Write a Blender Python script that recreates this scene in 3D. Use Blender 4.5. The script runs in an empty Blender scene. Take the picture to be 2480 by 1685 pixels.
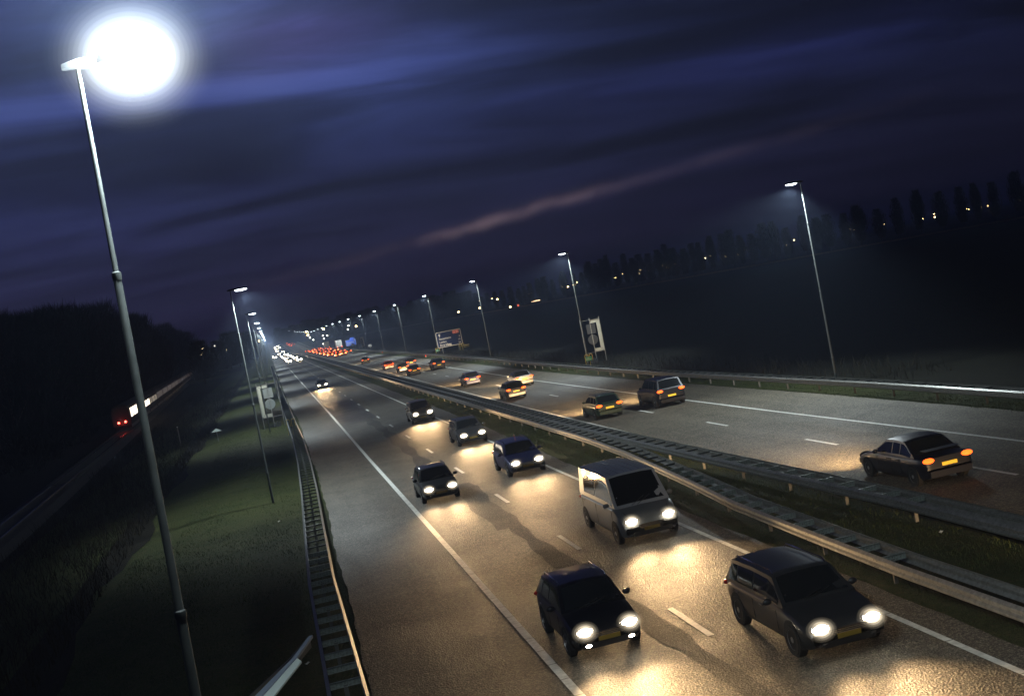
import bpy, math, random
import numpy as np
from mathutils import Vector, Matrix
random.seed(7)
R = math.radians
scene = bpy.context.scene
col = scene.collection

# ------------------------------------------------------------------ camera
FPX, YAW, PITCH, ROLL, CZ = 2982.15, 0.192423, 0.041256, 0.192842, 8.4786
Fv = Vector((math.sin(YAW)*math.cos(PITCH), math.cos(YAW)*math.cos(PITCH), -math.sin(PITCH)))
Rv = Vector((math.cos(YAW), -math.sin(YAW), 0))
Uv = Rv.cross(Fv)
Xv = Rv*math.cos(ROLL) - Uv*math.sin(ROLL)
Yv = Rv*math.sin(ROLL) + Uv*math.cos(ROLL)
cam_data = bpy.data.cameras.new('camera')
cam = bpy.data.objects.new('camera', cam_data); col.objects.link(cam)
m = Matrix.Identity(4)
for r in range(3):
    m[r][0], m[r][1], m[r][2] = Xv[r], Yv[r], -Fv[r]
m[2][3] = CZ
cam.matrix_world = m
cam_data.sensor_fit = 'HORIZONTAL'; cam_data.sensor_width = 36.0
cam_data.lens = FPX/2480*36
cam_data.clip_start = 0.1; cam_data.clip_end = 20000
scene.camera = cam

def ray(u, v):                                   # direction of a pixel of the photograph
    return (Fv*FPX + Xv*(u-1240) - Yv*(v-842.5)).normalized()
def at_height(u, v, h):
    d = ray(u, v); t = (h-CZ)/d.z
    return Vector((0, 0, CZ)) + d*t
def at_y(u, v, y):
    d = ray(u, v); return Vector((0, 0, CZ)) + d*(y/d.y)

# ------------------------------------------------------------------ render settings
scene.render.engine = 'CYCLES'
cy = scene.cycles
cy.use_denoising = True
cy.use_adaptive_sampling = True; cy.adaptive_threshold = 0.01
cy.max_bounces = 5; cy.diffuse_bounces = 2; cy.glossy_bounces = 3; cy.transmission_bounces = 4
cy.transparent_max_bounces = 48; cy.volume_bounces = 0
cy.sample_clamp_direct = 0; cy.sample_clamp_indirect = 3
cy.use_light_tree = True
cy.caustics_reflective = False; cy.caustics_refractive = False
vs = scene.view_settings
vs.view_transform = 'Standard'; vs.look = 'None'; vs.exposure = 0; vs.gamma = 1

# ------------------------------------------------------------------ world: dusk sky
world = bpy.data.worlds.new('World'); scene.world = world; world.use_nodes = True
W = world.node_tree; W.nodes.clear()
class NT:
    def __init__(s, tree): s.t = tree
    def n(s, typ, **kw):
        nd = s.t.nodes.new(typ)
        for k, v in kw.items(): setattr(nd, k, v)
        return nd
    def put(s, sock, v):
        if hasattr(v, 'is_output') or isinstance(v, bpy.types.NodeSocket): s.t.links.new(v, sock)
        else: sock.default_value = v
    def math(s, op, a, b=None, c=None, clamp=False):
        nd = s.n('ShaderNodeMath', operation=op, use_clamp=clamp)
        s.put(nd.inputs[0], a)
        if b is not None: s.put(nd.inputs[1], b)
        if c is not None: s.put(nd.inputs[2], c)
        return nd.outputs[0]
    def mix(s, f, a, b, blend='MIX'):
        nd = s.n('ShaderNodeMix', data_type='RGBA', blend_type=blend)
        s.put(nd.inputs[0], f); s.put(nd.inputs[6], a); s.put(nd.inputs[7], b)
        return nd.outputs[2]
    def ramp(s, f, stops):
        nd = s.n('ShaderNodeValToRGB'); s.put(nd.inputs[0], f)
        el = nd.color_ramp.elements
        while len(el) < len(stops): el.new(0.5)
        for e, (p, c) in zip(el, stops):
            e.position = p; e.color = c if len(c) == 4 else (*c, 1)
        return nd.outputs[0]
    def noise(s, vec, scale, detail=4, rough=.5, dist=0):
        nd = s.n('ShaderNodeTexNoise'); 
        if vec is not None: s.put(nd.inputs['Vector'], vec)
        nd.inputs['Scale'].default_value = scale; nd.inputs['Detail'].default_value = detail
        nd.inputs['Roughness'].default_value = rough; nd.inputs['Distortion'].default_value = dist
        return nd.outputs['Fac']
    def mapr(s, v, a, b, c=0., d=1., smooth=True):
        nd = s.n('ShaderNodeMapRange', interpolation_type='SMOOTHSTEP' if smooth else 'LINEAR')
        s.put(nd.inputs[0], v)
        for i, x in enumerate((a, b, c, d)): nd.inputs[1+i].default_value = x
        return nd.outputs[0]
def rgb(*c): return (*c, 1)
def srgb(*c): return (*[(x/255/12.92 if x/255 <= .04045 else ((x/255+.055)/1.055)**2.4) for x in c], 1)

g = NT(W)
tc = g.n('ShaderNodeTexCoord')
sep = g.n('ShaderNodeSeparateXYZ'); W.links.new(tc.outputs['Generated'], sep.inputs[0])
dx, dy, dz = sep.outputs
el = g.math('MULTIPLY', g.math('ARCSINE', dz), 57.2958)          # elevation, degrees
az = g.math('MULTIPLY', g.math('ARCTAN2', dx, dy), 57.2958)      # azimuth from the road, to the right
den = g.math('ADD', g.math('MAXIMUM', dz, 0.0), 0.11)
comb = g.n('ShaderNodeCombineXYZ')
g.put(comb.inputs[0], g.math('DIVIDE', dx, den)); g.put(comb.inputs[1], g.math('DIVIDE', dy, den)); comb.inputs[2].default_value = 3.1
rot = g.n('ShaderNodeMapping'); W.links.new(comb.outputs[0], rot.inputs[0])
rot.inputs['Rotation'].default_value = (0, 0, R(20)); rot.inputs['Scale'].default_value = (.75, 1.5, 1)
c1 = g.noise(rot.outputs[0], .85, 8, .54, .6)
c2 = g.noise(rot.outputs[0], .33, 3, .5, .2)
base = g.ramp(g.mapr(el, -1, 17, smooth=False), [(0, srgb(36, 33, 54)), (.12, srgb(40, 37, 62)), (.30, srgb(44, 45, 78)), (.6, srgb(45, 52, 100)), (1, srgb(50, 60, 118))])
cloud = g.mapr(g.math('ADD', g.math('MULTIPLY', c1, .62), g.math('MULTIPLY', c2, .38)), .385, .63)
clc = g.ramp(g.mapr(el, 0, 17, smooth=False), [(0, srgb(31, 29, 46)), (.35, srgb(26, 27, 44)), (1, srgb(20, 22, 38))])
amt = g.math('MULTIPLY', cloud, g.mapr(el, 0.5, 7, .35, .95))
sky = g.mix(amt, base, clc)
# west side a little brighter, east darker
side = g.mapr(az, -14, 32, 1.2, .32, smooth=False)
sky = g.mix(1.0, sky, side, 'MULTIPLY')
# brighter violet blue gap in the clouds upper left
gp = g.math('ADD', g.math('POWER', g.math('DIVIDE', g.math('SUBTRACT', az, 3.5), 9.0), 2.0), g.math('POWER', g.math('DIVIDE', g.math('SUBTRACT', el, 14.0), 2.8), 2.0))
gap0 = g.math('MULTIPLY', g.math('POWER', 2.718, g.math('MULTIPLY', gp, -1.0)), g.mapr(c1, .38, .58, 1, .25))
sky = g.mix(1.0, sky, g.mix(gap0, rgb(0, 0, 0), srgb(54, 64, 108)), 'ADD')
PA, PB, PC, PD = (3.4, 13.3), (6.6, 10.9), (-8.5, 11.7), (25.0, 8.4)
def patch(sky, a0, e0, wa, we, colr, tilt=0.):
    da = g.math('SUBTRACT', az, a0); de = g.math('SUBTRACT', g.math('SUBTRACT', el, e0), g.math('MULTIPLY', da, tilt))
    q = g.math('ADD', g.math('POWER', g.math('DIVIDE', da, wa), 2.0), g.math('POWER', g.math('DIVIDE', de, we), 2.0))
    f = g.math('MULTIPLY', g.math('POWER', 2.718, g.math('MULTIPLY', q, -1.0)), g.mapr(c1, .34, .64, 1.1, .35))
    return g.mix(1.0, sky, g.mix(f, rgb(0, 0, 0), colr), 'ADD')
sky = patch(sky, PA[0], PA[1], 4.5, 1.3, srgb(62, 42, 92))
sky = patch(sky, PB[0], PB[1], 8.0, 2.2, srgb(40, 50, 96))
sky = patch(sky, PC[0], PC[1], 8.0, 2.0, srgb(36, 45, 82))
sky = patch(sky, PD[0], PD[1], 9.0, 1.2, srgb(20, 24, 60), .02)
# thin pink sunset streak
sn = g.math('SUBTRACT', g.noise(tc.outputs['Generated'], 14, 4, .6), .5)
mid = g.math('ADD', g.math('ADD', g.math('MULTIPLY', az, .079), 2.66), g.math('MULTIPLY', sn, .7))
dd = g.math('SUBTRACT', el, mid)
sh = g.math('POWER', 2.718, g.math('MULTIPLY', g.math('POWER', g.math('DIVIDE', dd, .27), 2.0), -1.0))
win = g.math('MULTIPLY', g.mapr(az, 5.5, 11.0), g.mapr(az, 21.0, 11.0))
win2 = g.math('MULTIPLY', g.mapr(az, -4.0, 8.0, 0, .14), g.mapr(az, 34.0, 18.0))
stn = g.math('MULTIPLY', sh, g.math('MULTIPLY', g.math('MAXIMUM', g.math('MULTIPLY', win, .8), win2), g.mapr(g.noise(tc.outputs['Generated'], 30, 3), .3, .62, .35, 1)))
sky = g.mix(1.0, sky, g.mix(stn, rgb(0, 0, 0), srgb(104, 86, 88)), 'ADD')
# unseen sky overhead and behind dimmed to cut ambient light, brighter only low in the west ahead
sky = g.mix(1.0, sky, g.mapr(el, 16.5, 30, 1.0, .10), 'MULTIPLY')
sky = g.mix(1.0, sky, g.mapr(g.math('ABSOLUTE', g.math('SUBTRACT', az, 8)), 35, 90, 1.0, .25), 'MULTIPLY')
bg = g.n('ShaderNodeBackground'); W.links.new(sky, bg.inputs[0]); bg.inputs[1].default_value = 1.0
wo = g.n('ShaderNodeOutputWorld'); W.links.new(bg.outputs[0], wo.inputs[0])

# ------------------------------------------------------------------ tuning values of the lamps
LAMP_W = 9000.0
HEAD_W = 2900.0
TAIL_SIDE = 4.0                                  # departing cars throw their light away from us
HAZE_D = 0.0005
LAMP_C = (.84, .95, .96)
HEAD_C = (1.0, .64, .31)

# ------------------------------------------------------------------ materials
MATS = {}
def mat(name, color=(.5, .5, .5), rough=.6, metal=0., emit=None, estr=0., spec=.5, var=0., vscale=8., bump=0., bscale=30., coat=0., sample=None):
    if name in MATS: return MATS[name]
    M = bpy.data.materials.new(name); M.use_nodes = True; MATS[name] = M
    t = NT(M.node_tree); b = M.node_tree.nodes['Principled BSDF']
    b.inputs['Base Color'].default_value = rgb(*color); b.inputs['Roughness'].default_value = rough
    b.inputs['Metallic'].default_value = metal; b.inputs['Specular IOR Level'].default_value = spec
    b.inputs['Coat Weight'].default_value = coat
    tc = t.n('ShaderNodeTexCoord')
    if var:
        f = t.noise(tc.outputs['Object'], vscale, 5, .6)
        c = t.mix(t.mapr(f, .3, .7), rgb(*[x*(1-var) for x in color]), rgb(*[min(1, x*(1+var)) for x in color]))
        M.node_tree.links.new(c, b.inputs['Base Color'])
        M.node_tree.links.new(t.mapr(f, .3, .7, rough*.85, min(1, rough*1.15)), b.inputs['Roughness'])
    if bump:
        bn = t.n('ShaderNodeBump'); bn.inputs['Distance'].default_value = bump
        M.node_tree.links.new(t.noise(tc.outputs['Object'], bscale, 4, .6), bn.inputs['Height'])
        M.node_tree.links.new(bn.outputs[0], b.inputs['Normal'])
    if emit:
        b.inputs['Emission Color'].default_value = rgb(*emit); b.inputs['Emission Strength'].default_value = estr
    if sample: M.cycles.emission_sampling = sample
    return M

def asphalt(name, dark, light, rough, tr0=4.9):
    M = bpy.data.materials.new(name); M.use_nodes = True
    t = NT(M.node_tree); L = M.node_tree.links; b = M.node_tree.nodes['Principled BSDF']
    geo = t.n('ShaderNodeNewGeometry'); P = geo.outputs['Position']
    mp = t.n('ShaderNodeMapping'); L.new(P, mp.inputs[0]); mp.inputs['Scale'].default_value = (1, .12, 1)
    big = t.noise(mp.outputs[0], .55, 5, .6, .4)                    # long worn streaks
    blot = t.noise(P, .35, 5, .62, .6)
    sepp = t.n('ShaderNodeSeparateXYZ'); L.new(P, sepp.inputs[0])
    fine = t.noise(P, 15, 3, .75)
    vor = t.n('ShaderNodeTexVoronoi'); L.new(P, vor.inputs['Vector']); vor.inputs['Scale'].default_value = 20
    f = t.math('ADD', t.math('MULTIPLY', big, .45), t.math('MULTIPLY', blot, .55))
    c = t.mix(t.mapr(f, .36, .64), rgb(*dark), rgb(*light))
    tw = t.math('ABSOLUTE', t.math('SINE', t.math('MULTIPLY', t.math('SUBTRACT', sepp.outputs[0], tr0), 1.775)))     # two darker wheel tracks in each lane
    c = t.mix(t.math('MULTIPLY', t.math('MULTIPLY', t.mapr(tw, .72, 1.0), t.mapr(big, .35, .6, .35, 1)), .42), c, rgb(*[x*.55 for x in dark]))
    fine2 = t.noise(P, 31, 2, .6)
    c = t.mix(t.math('MULTIPLY', t.mapr(fine, .50, .64), .75), c, rgb(*[x*3.2 for x in light]))
    c = t.mix(t.math('MULTIPLY', t.mapr(fine, .49, .36), .8), c, rgb(*[x*.25 for x in dark]))
    c = t.mix(t.math('MULTIPLY', t.mapr(fine2, .60, .68), .8), c, rgb(.34, .32, .27))
    # transverse and lengthwise cracks
    crk = t.n('ShaderNodeTexVoronoi', feature='DISTANCE_TO_EDGE'); crk.inputs['Scale'].default_value = .16
    wv = t.n('ShaderNodeVectorMath', operation='ADD'); L.new(P, wv.inputs[0])
    nz = t.n('ShaderNodeTexNoise'); L.new(P, nz.inputs['Vector']); nz.inputs['Scale'].default_value = 1.3; nz.inputs['Detail'].default_value = 5
    L.new(nz.outputs['Color'], wv.inputs[1]); L.new(wv.outputs[0], crk.inputs['Vector'])
    ck = t.math('MULTIPLY', t.mapr(crk.outputs['Distance'], .006, .0), t.mapr(blot, .5, .6))
    c = t.mix(t.math('MULTIPLY', ck, .8), c, rgb(.008, .008, .008))
    L.new(c, b.inputs['Base Color'])
    L.new(t.mapr(f, .35, .65, rough+.06, rough-.06), b.inputs['Roughness'])
    b.inputs['Specular IOR Level'].default_value = .5
    bn = t.n('ShaderNodeBump'); bn.inputs['Distance'].default_value = .030; bn.inputs['Strength'].default_value = .9
    h = t.math('ADD', t.math('MULTIPLY', vor.outputs['Distance'], .7), t.math('MULTIPLY', fine, .9))
    L.new(h, bn.inputs['Height']); L.new(bn.outputs[0], b.inputs['Normal'])
    return M
def grass_mat(name, a, bb, d):
    M = bpy.data.materials.new(name); M.use_nodes = True
    t = NT(M.node_tree); L = M.node_tree.links; b = M.node_tree.nodes['Principled BSDF']
    geo = t.n('ShaderNodeNewGeometry'); P = geo.outputs['Position']
    f1 = t.noise(P, .33, 6, .65, .5); f2 = t.noise(P, 5, 5, .7); f3 = t.noise(P, 24, 3, .7)
    c = t.mix(t.mapr(f1, .4, .6), rgb(*a), rgb(*bb))
    c = t.mix(t.math('MULTIPLY', t.mapr(f2, .42, .66), .7), c, rgb(*d))
    c = t.mix(t.math('MULTIPLY', t.mapr(f3, .55, .4), .65), c, rgb(*[x*.25 for x in a]))
    L.new(c, b.inputs['Base Color']); b.inputs['Roughness'].default_value = .9; b.inputs['Specular IOR Level'].default_value = .15
    bn = t.n('ShaderNodeBump'); bn.inputs['Distance'].default_value = .12; bn.inputs['Strength'].default_value = .9
    L.new(t.math('ADD', f2, f3), bn.inputs['Height']); L.new(bn.outputs[0], b.inputs['Normal'])
    return M
A_left = asphalt('asphalt_oncoming', (.031, .029, .024), (.062, .057, .046), .65)
A_right = asphalt('asphalt_outgoing', (.040, .036, .026), (.086, .075, .054), .72, 17.9)
A_patch = asphalt('asphalt_patch', (.013, .013, .014), (.024, .024, .023), .80)
A_new = asphalt('asphalt_new', (.014, .014, .015), (.024, .024, .025), .52)
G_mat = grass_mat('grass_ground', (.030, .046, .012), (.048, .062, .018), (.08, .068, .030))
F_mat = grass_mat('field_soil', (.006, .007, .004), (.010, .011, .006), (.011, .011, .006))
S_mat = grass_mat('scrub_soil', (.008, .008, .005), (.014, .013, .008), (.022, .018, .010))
paint = mat('road_paint', (.62, .63, .60), .55, var=.22, vscale=6, bump=.004, bscale=40)
galv = mat('galvanised_steel', (.22, .225, .215), .45, .6, var=.28, vscale=9, bump=.002, bscale=18)
galv_plate = mat('galvanised_plate', (.20, .235, .225), .55, .35, var=.38, vscale=16)
pole_m = mat('pole_aluminium', (.06, .07, .07), .6, .15, var=.12, vscale=5)
dark_metal = mat('dark_metal', (.04, .045, .05), .5, .3)
rubber = mat('tyre_rubber', (.012, .012, .012), .85)
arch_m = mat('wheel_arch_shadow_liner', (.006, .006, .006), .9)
rim_m = mat('alloy_rim', (.45, .46, .48), .3, .9)
glass = mat('car_glass', (.006, .008, .010), .06, 0, spec=.9, coat=.6)
trim = mat('black_trim', (.010, .010, .011), .5)
chrome = mat('chrome', (.75, .76, .78), .12, 1.)
plate_y = mat('yellow_plate', (.75, .50, .03), .45)
lamp_glow = mat('lamp_glow', (.9, .95, 1), .3, emit=(.82, .95, 1.0), estr=30, sample='NONE')
lamp_glow_far = mat('lamp_glow_far', (.9, .95, 1), .3, emit=(.82, .95, 1.0), estr=14, sample='NONE')
head_glow = mat('headlight_glow', (1, 1, 1), .2, emit=(1.0, .86, .62), estr=45)
head_far = mat('headlight_glow_far', (1, 1, 1), .2, emit=(1.0, .88, .66), estr=40, sample='NONE')
tail_glow = mat('tail_light_glow', (.6, .02, .01), .3, emit=(1.0, .11, .010), estr=3.8)
brake_glow = mat('brake_light_glow', (.6, .02, .01), .3, emit=(1.0, .13, .03), estr=13.0, sample='NONE')
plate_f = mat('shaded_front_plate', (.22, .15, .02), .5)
plate_lit = mat('lit_yellow_plate', (.75, .50, .03), .45, emit=(1.0, .55, .04), estr=.45, sample='NONE')
warm_pt = mat('sodium_light', (1, .8, .5), .3, emit=(1.0, .68, .30), estr=16, sample='NONE')
white_pt = mat('cool_distant_light', (1, 1, 1), .3, emit=(1.0, .93, .78), estr=10, sample='NONE')
teal_pt = mat('teal_distant_light', (.3, 1, .9), .3, emit=(.25, 1.0, .85), estr=6, sample='NONE')
red_pt = mat('red_signal', (1, .1, .1), .3, emit=(1.0, .06, .04), estr=18, sample='NONE')
bark = mat('bark', (.050, .042, .034), .95, var=.3, vscale=5)
twig_dark = mat('bare_twigs', (.012, .011, .009), .95, spec=.1)
twig_far = mat('poplar_twigs', (.012, .011, .010), .95, spec=.1)

def bloom_mat(r_, g_, b_, st_):  # emission-only volume for the bloom shells, holds no mist
    key = 'bloom_shell_%.3f_%.3f' % (st_, r_)
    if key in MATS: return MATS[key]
    M = bpy.data.materials.new('bloom_shell'); M.use_nodes = True; nt = M.node_tree; nt.nodes.clear(); MATS[key] = M
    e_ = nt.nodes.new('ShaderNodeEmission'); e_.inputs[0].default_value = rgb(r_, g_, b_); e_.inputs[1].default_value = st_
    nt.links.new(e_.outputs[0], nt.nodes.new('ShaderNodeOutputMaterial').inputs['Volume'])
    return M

# ------------------------------------------------------------------ helpers
def tag(o, label=None, cat=None, group=None, kind=None):
    if label: o['label'] = label
    if cat: o['category'] = cat
    if group: o['group'] = group
    if kind: o['kind'] = kind
    return o
def empty(name, loc, rz=0):
    o = bpy.data.objects.new(name, None); col.objects.link(o)
    o.location = loc; o.rotation_euler = (0, 0, rz); o.empty_display_size = .2
    return o
class MB:
    def __init__(s): s.v = []; s.f = []
    def add(s, vs, fs):
        b = len(s.v); s.v += [tuple(p) for p in vs]; s.f += [tuple(b+i for i in f) for f in fs]; return s
    def box(s, x0, x1, y0, y1, z0, z1):
        return s.add([(x0,y0,z0),(x1,y0,z0),(x1,y1,z0),(x0,y1,z0),(x0,y0,z1),(x1,y0,z1),(x1,y1,z1),(x0,y1,z1)],
                     [(0,3,2,1),(4,5,6,7),(0,1,5,4),(1,2,6,5),(2,3,7,6),(3,0,4,7)])
    def tube(s, pts, rad, n=8, cap=True):
        pts = [Vector(p) for p in pts]
        if not hasattr(rad, '__len__'): rad = [rad]*len(pts)
        rings = []
        for i, p in enumerate(pts):
            d = (pts[min(i+1, len(pts)-1)] - pts[max(i-1, 0)])
            if d.length < 1e-9: d = Vector((0, 0, 1))
            d.normalize()
            a = Vector((1, 0, 0)) if abs(d.x) < .8 else Vector((0, 1, 0))
            e1 = d.cross(a).normalized(); e2 = d.cross(e1)
            rings.append([p + (e1*math.cos(2*math.pi*k/n) + e2*math.sin(2*math.pi*k/n))*rad[i] for k in range(n)])
        vs = [q for r_ in rings for q in r_]; fs = []
        for i in range(len(pts)-1):
            for k in range(n):
                fs.append((i*n+k, i*n+(k+1) % n, (i+1)*n+(k+1) % n, (i+1)*n+k))
        if cap: fs.append(tuple(range(n))); fs.append(tuple((len(pts)-1)*n+k for k in reversed(range(n))))
        return s.add(vs, fs)
    def grid(s, rows):
        n = len(rows[0]); vs = [p for r_ in rows for p in r_]; fs = []
        for i in range(len(rows)-1):
            for k in range(n-1): fs.append((i*n+k, i*n+k+1, (i+1)*n+k+1, (i+1)*n+k))
        return s.add(vs, fs)
    def prism(s, poly, axis, a, b):                # polygon swept along an axis ('x','y','z')
        n = len(poly)
        def P(p, t):
            return {'x': (t, p[0], p[1]), 'y': (p[0], t, p[1]), 'z': (p[0], p[1], t)}[axis]
        return s.add([P(p, a) for p in poly]+[P(p, b) for p in poly],
                     [tuple(range(n)), tuple(reversed(range(n, 2*n)))]+[(i, (i+1) % n, n+(i+1) % n, n+i) for i in range(n)])
    def ellip(s, c, r, nu=12, nv=8):
        rows = []
        for i in range(nv+1):
            th = math.pi*(1-i/nv)
            rows.append([(c[0]+r[0]*math.sin(th)*math.cos(2*math.pi*k/nu), c[1]+r[1]*math.sin(th)*math.sin(2*math.pi*k/nu), c[2]+r[2]*math.cos(th)) for k in range(nu+1)])
        return s.grid(rows)
    def mesh(s, name, m, smooth=False):
        me = bpy.data.meshes.new(name); me.from_pydata(s.v, [], s.f)
        me.materials.append(m); me.validate(); me.update()
        if smooth:
            me.polygons.foreach_set('use_smooth', [True]*len(me.polygons))
            me.set_sharp_from_angle(angle=R(38))
        return me
    def build(s, name, m, parent=None, smooth=False):
        o = bpy.data.objects.new(name, s.mesh(name, m, smooth)); col.objects.link(o)
        if parent: o.parent = parent
        return o
def link(me, name, parent=None, loc=(0,0,0), rz=0):
    o = bpy.data.objects.new(name, me); col.objects.link(o); o.location = loc; o.rotation_euler = (0, 0, rz)
    if parent: o.parent = parent
    return o
def copy_tree(o, parent=None):
    c = o.copy(); col.objects.link(c); c.parent = parent
    for ch in o.children: copy_tree(ch, c)
    return c
def spot(name, parent, loc, rot, energy, color, angle, blend, radius):
    d = bpy.data.lights.new(name, 'SPOT'); d.energy = energy; d.color = color
    d.spot_size = R(angle); d.spot_blend = blend; d.shadow_soft_size = radius
    if name == 'headlight_beam':           # dipped beam: projector optics send more of the light far ahead than close by
        d.use_nodes = True; nt = d.node_tree; lf = nt.nodes.new('ShaderNodeLightFalloff'); lf.inputs['Strength'].default_value = 1.0
        lf.inputs['Smooth'].default_value = 9
        nt.links.new(lf.outputs['Quadratic'], nt.nodes['Emission'].inputs['Strength'])
    o = bpy.data.objects.new(name, d); col.objects.link(o); o.parent = parent; o.location = loc; o.rotation_euler = rot
    return o
ORD = ['first','second','third','fourth','fifth','sixth','seventh','eighth','ninth','tenth','eleventh','twelfth','thirteenth','fourteenth','fifteenth','sixteenth','seventeenth','eighteenth','nineteenth','twentieth']
def ordinal(n):
    if n <= 20: return ORD[n-1]
    t = {2: 'twenty', 3: 'thirty', 4: 'forty', 5: 'fifty', 6: 'sixty'}; tt = {2: 'twentieth', 3: 'thirtieth', 4: 'fortieth', 5: 'fiftieth', 6: 'sixtieth'}
    return tt[n//10] if n % 10 == 0 else t[n//10]+'-'+ORD[n % 10-1]

# ------------------------------------------------------------------ ground and roads
KY = [-60, 600, 700, 800, 900, 1016, 1300, 1630, 1900, 2500]
KZ = [0, 0, -.4, -.9, -.5, 1.0, 4.5, 8.3, 9.0, 9.0]
def rz(y):
    i = max(0, min(len(KY)-2, next((k for k in range(len(KY)-1) if y < KY[k+1]), len(KY)-2)))
    t = min(1, max(0, (y-KY[i])/(KY[i+1]-KY[i])))
    return KZ[i]+(KZ[i+1]-KZ[i])*t
ys_far = list(np.arange(-30, 140, 2.0)) + list(np.arange(140, 700, 20.0)) + list(np.arange(700, 2501, 50.0))
def lerp_tab(tab, y):
    return float(np.interp(y, [a for a, b in tab], [b for a, b in tab]))
LE = [(-30, .8), (30, .8), (46, 1.0), (70, 1.4), (130, 1.65), (170, 1.3), (400, 1.2), (2500, 1.2)]     # left asphalt edge
LM = [(-30, 12.8), (28, 12.8), (60, 12.95), (80, 13.3), (110, 13.5), (2500, 13.5)]
RM = [(-30, 17.3), (2500, 17.0)]
RE = [(-30, 28.7), (60, 28.6), (68, 28.4), (80, 28.2), (96, 27.8), (125, 27.5), (170, 27.9), (250, 28.4), (2500, 28.6)]
def jitter(y, k, amp=.05):
    return amp*(.5*math.sin(y*1.7+k)+.22*math.sin(y*4.1+2*k)+.8*math.sin(y*.33+k))
def road(name, A, B, m, lift, label):
    mb = MB(); rows = []
    ysr = list(np.arange(-30, 160, .5)) + list(np.arange(160, 700, 10.0)) + list(np.arange(700, 2501, 50.0))
    for y in ysr:
        j = 1 if y < 160 else 0
        a = lerp_tab(A, y)+jitter(y, 1)*j; b = lerp_tab(B, y)+jitter(y, 5)*j
        rows.append([(a+(b-a)*t, y, rz(y)+lift) for t in (0, .25, .5, .75, 1)])
    mb.grid([list(reversed(r_)) for r_ in rows])
    o = mb.build(name, m); tag(o, label, kind='structure'); return o
road('road', LE, LM, A_left, .03, 'dark wet asphalt carriageway of the oncoming traffic')
road('road', RM, RE, A_right, .03, 'paler asphalt carriageway of the departing traffic')
# ground: one sheet, rising under the road where the motorway climbs far away
mb = MB(); rows = []
xs = [-4000, -1500, -600, -250, -120, -60, -30, -18, -9, -4, 0, 7, 14, 22, 30, 36, 45, 60, 90, 150, 300, 700, 1500, 4000]
for y in [-60] + ys_far[1:] + [3000, 4500, 7000]:
    row = []
    for x in xs:
        w = max(0, min(1, 1-(abs(x-15)-25)/60))
        z = rz(y)*w if y <= 2500 else 0
        if y <= 2500 and rz(y) < 0: z = rz(y)
        if -40 < x < -5 and y < 500: z -= .9*math.sin(min(1, (-5-x)/14.)*math.pi/2)
        if x <= -40 and y < 500: z -= .9
        row.append((x, y, z))
    rows.append(list(reversed(row)))
mb.grid(rows); go = mb.build('ground', G_mat); tag(go, 'dark rough grass verge and fields beside the motorway', kind='structure')
# dark field right of the motorway
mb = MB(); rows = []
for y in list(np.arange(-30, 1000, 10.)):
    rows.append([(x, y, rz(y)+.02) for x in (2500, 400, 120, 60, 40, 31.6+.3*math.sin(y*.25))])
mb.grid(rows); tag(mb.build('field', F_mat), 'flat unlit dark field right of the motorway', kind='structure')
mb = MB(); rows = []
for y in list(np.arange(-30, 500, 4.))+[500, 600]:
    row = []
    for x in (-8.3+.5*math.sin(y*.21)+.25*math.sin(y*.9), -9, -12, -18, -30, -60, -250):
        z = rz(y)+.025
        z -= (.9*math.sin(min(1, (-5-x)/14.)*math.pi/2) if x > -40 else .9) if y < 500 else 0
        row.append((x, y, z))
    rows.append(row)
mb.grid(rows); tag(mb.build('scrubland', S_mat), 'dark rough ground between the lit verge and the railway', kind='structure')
# old and new surface patches
mb = MB(); rows = []
for y in np.arange(45, 112, 1.):
    w = .38+.10*math.sin(y*.9)+.08*math.sin(y*.31); c_ = 7.45+.15*math.sin(y*.08)
    rows.append([(c_+w, y, .034), (c_-w, y, .034)])
mb.grid(rows)
tag(mb.build('road_patch', A_patch), 'dark ragged tar strip along the slow lane in the middle distance', kind='structure')
mb = MB()
rows = [[(8.42+jitter(y, 3, .03), y, .034), (5.02+jitter(y, 9, .03), y, .034)] for y in np.arange(111.5, 262, 2.)]
mb.grid(rows)
tag(mb.build('road_patch', A_new), 'darker strip of newer asphalt in the slow lane', kind='structure')
mb = MB(); rows = []
for y in np.arange(8, 60, 1.):
    w = .30+.08*math.sin(y*.7)+.06*math.sin(y*1.9); c_ = 7.75+.2*math.sin(y*.12)
    rows.append([(c_+w, y, .0345), (c_-w, y, .0345)])
mb.grid(rows)
tag(mb.build('road_patch', A_patch), 'dark tar band in the slow lane near the bridge', kind='structure')

# markings
def line(name, X, w, segs, label, lift=.039, m=paint):
    mb = MB()
    for a, b in segs:
        n = max(1, int((b-a)/20)); 
        pts = [a+(b-a)*i/n for i in range(n+1)]
        mb.grid([[(X(y)+w/2, y, rz(y)+lift), (X(y)-w/2, y, rz(y)+lift)] for y in pts])
    o = mb.build(name, m); tag(o, label, kind='structure'); return o
def seg_solid(y0, y1, near, step):
    s_ = []; y = y0
    while y < near: s_.append((y, y+step-.03)); y += step
    s_.append((y, y1)); return s_
Ltab = [(-30, 4.86), (80, 4.86), (120, 4.95), (290, 4.95), (310, 5.0), (2500, 5.0)]
Mtab = [(-30, 17.75), (90, 17.9), (104, 17.9), (174, 18.2), (300, 18.5), (2500, 18.5)]
Etab = [(-30, 21.75), (34, 21.65), (47, 21.5), (95, 21.3), (300, 21.6), (2500, 21.8)]
Rtab = [(-30, 25.1), (39, 24.95), (49, 24.7), (73, 24.5), (117, 24.3), (166, 24.9), (300, 25.2), (2500, 25.4)]
line('lane_marking', lambda y: lerp_tab(Ltab, y), .20, seg_solid(-20, 370, 110, 1.25), 'solid white edge line left of the oncoming slow lane')
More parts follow.
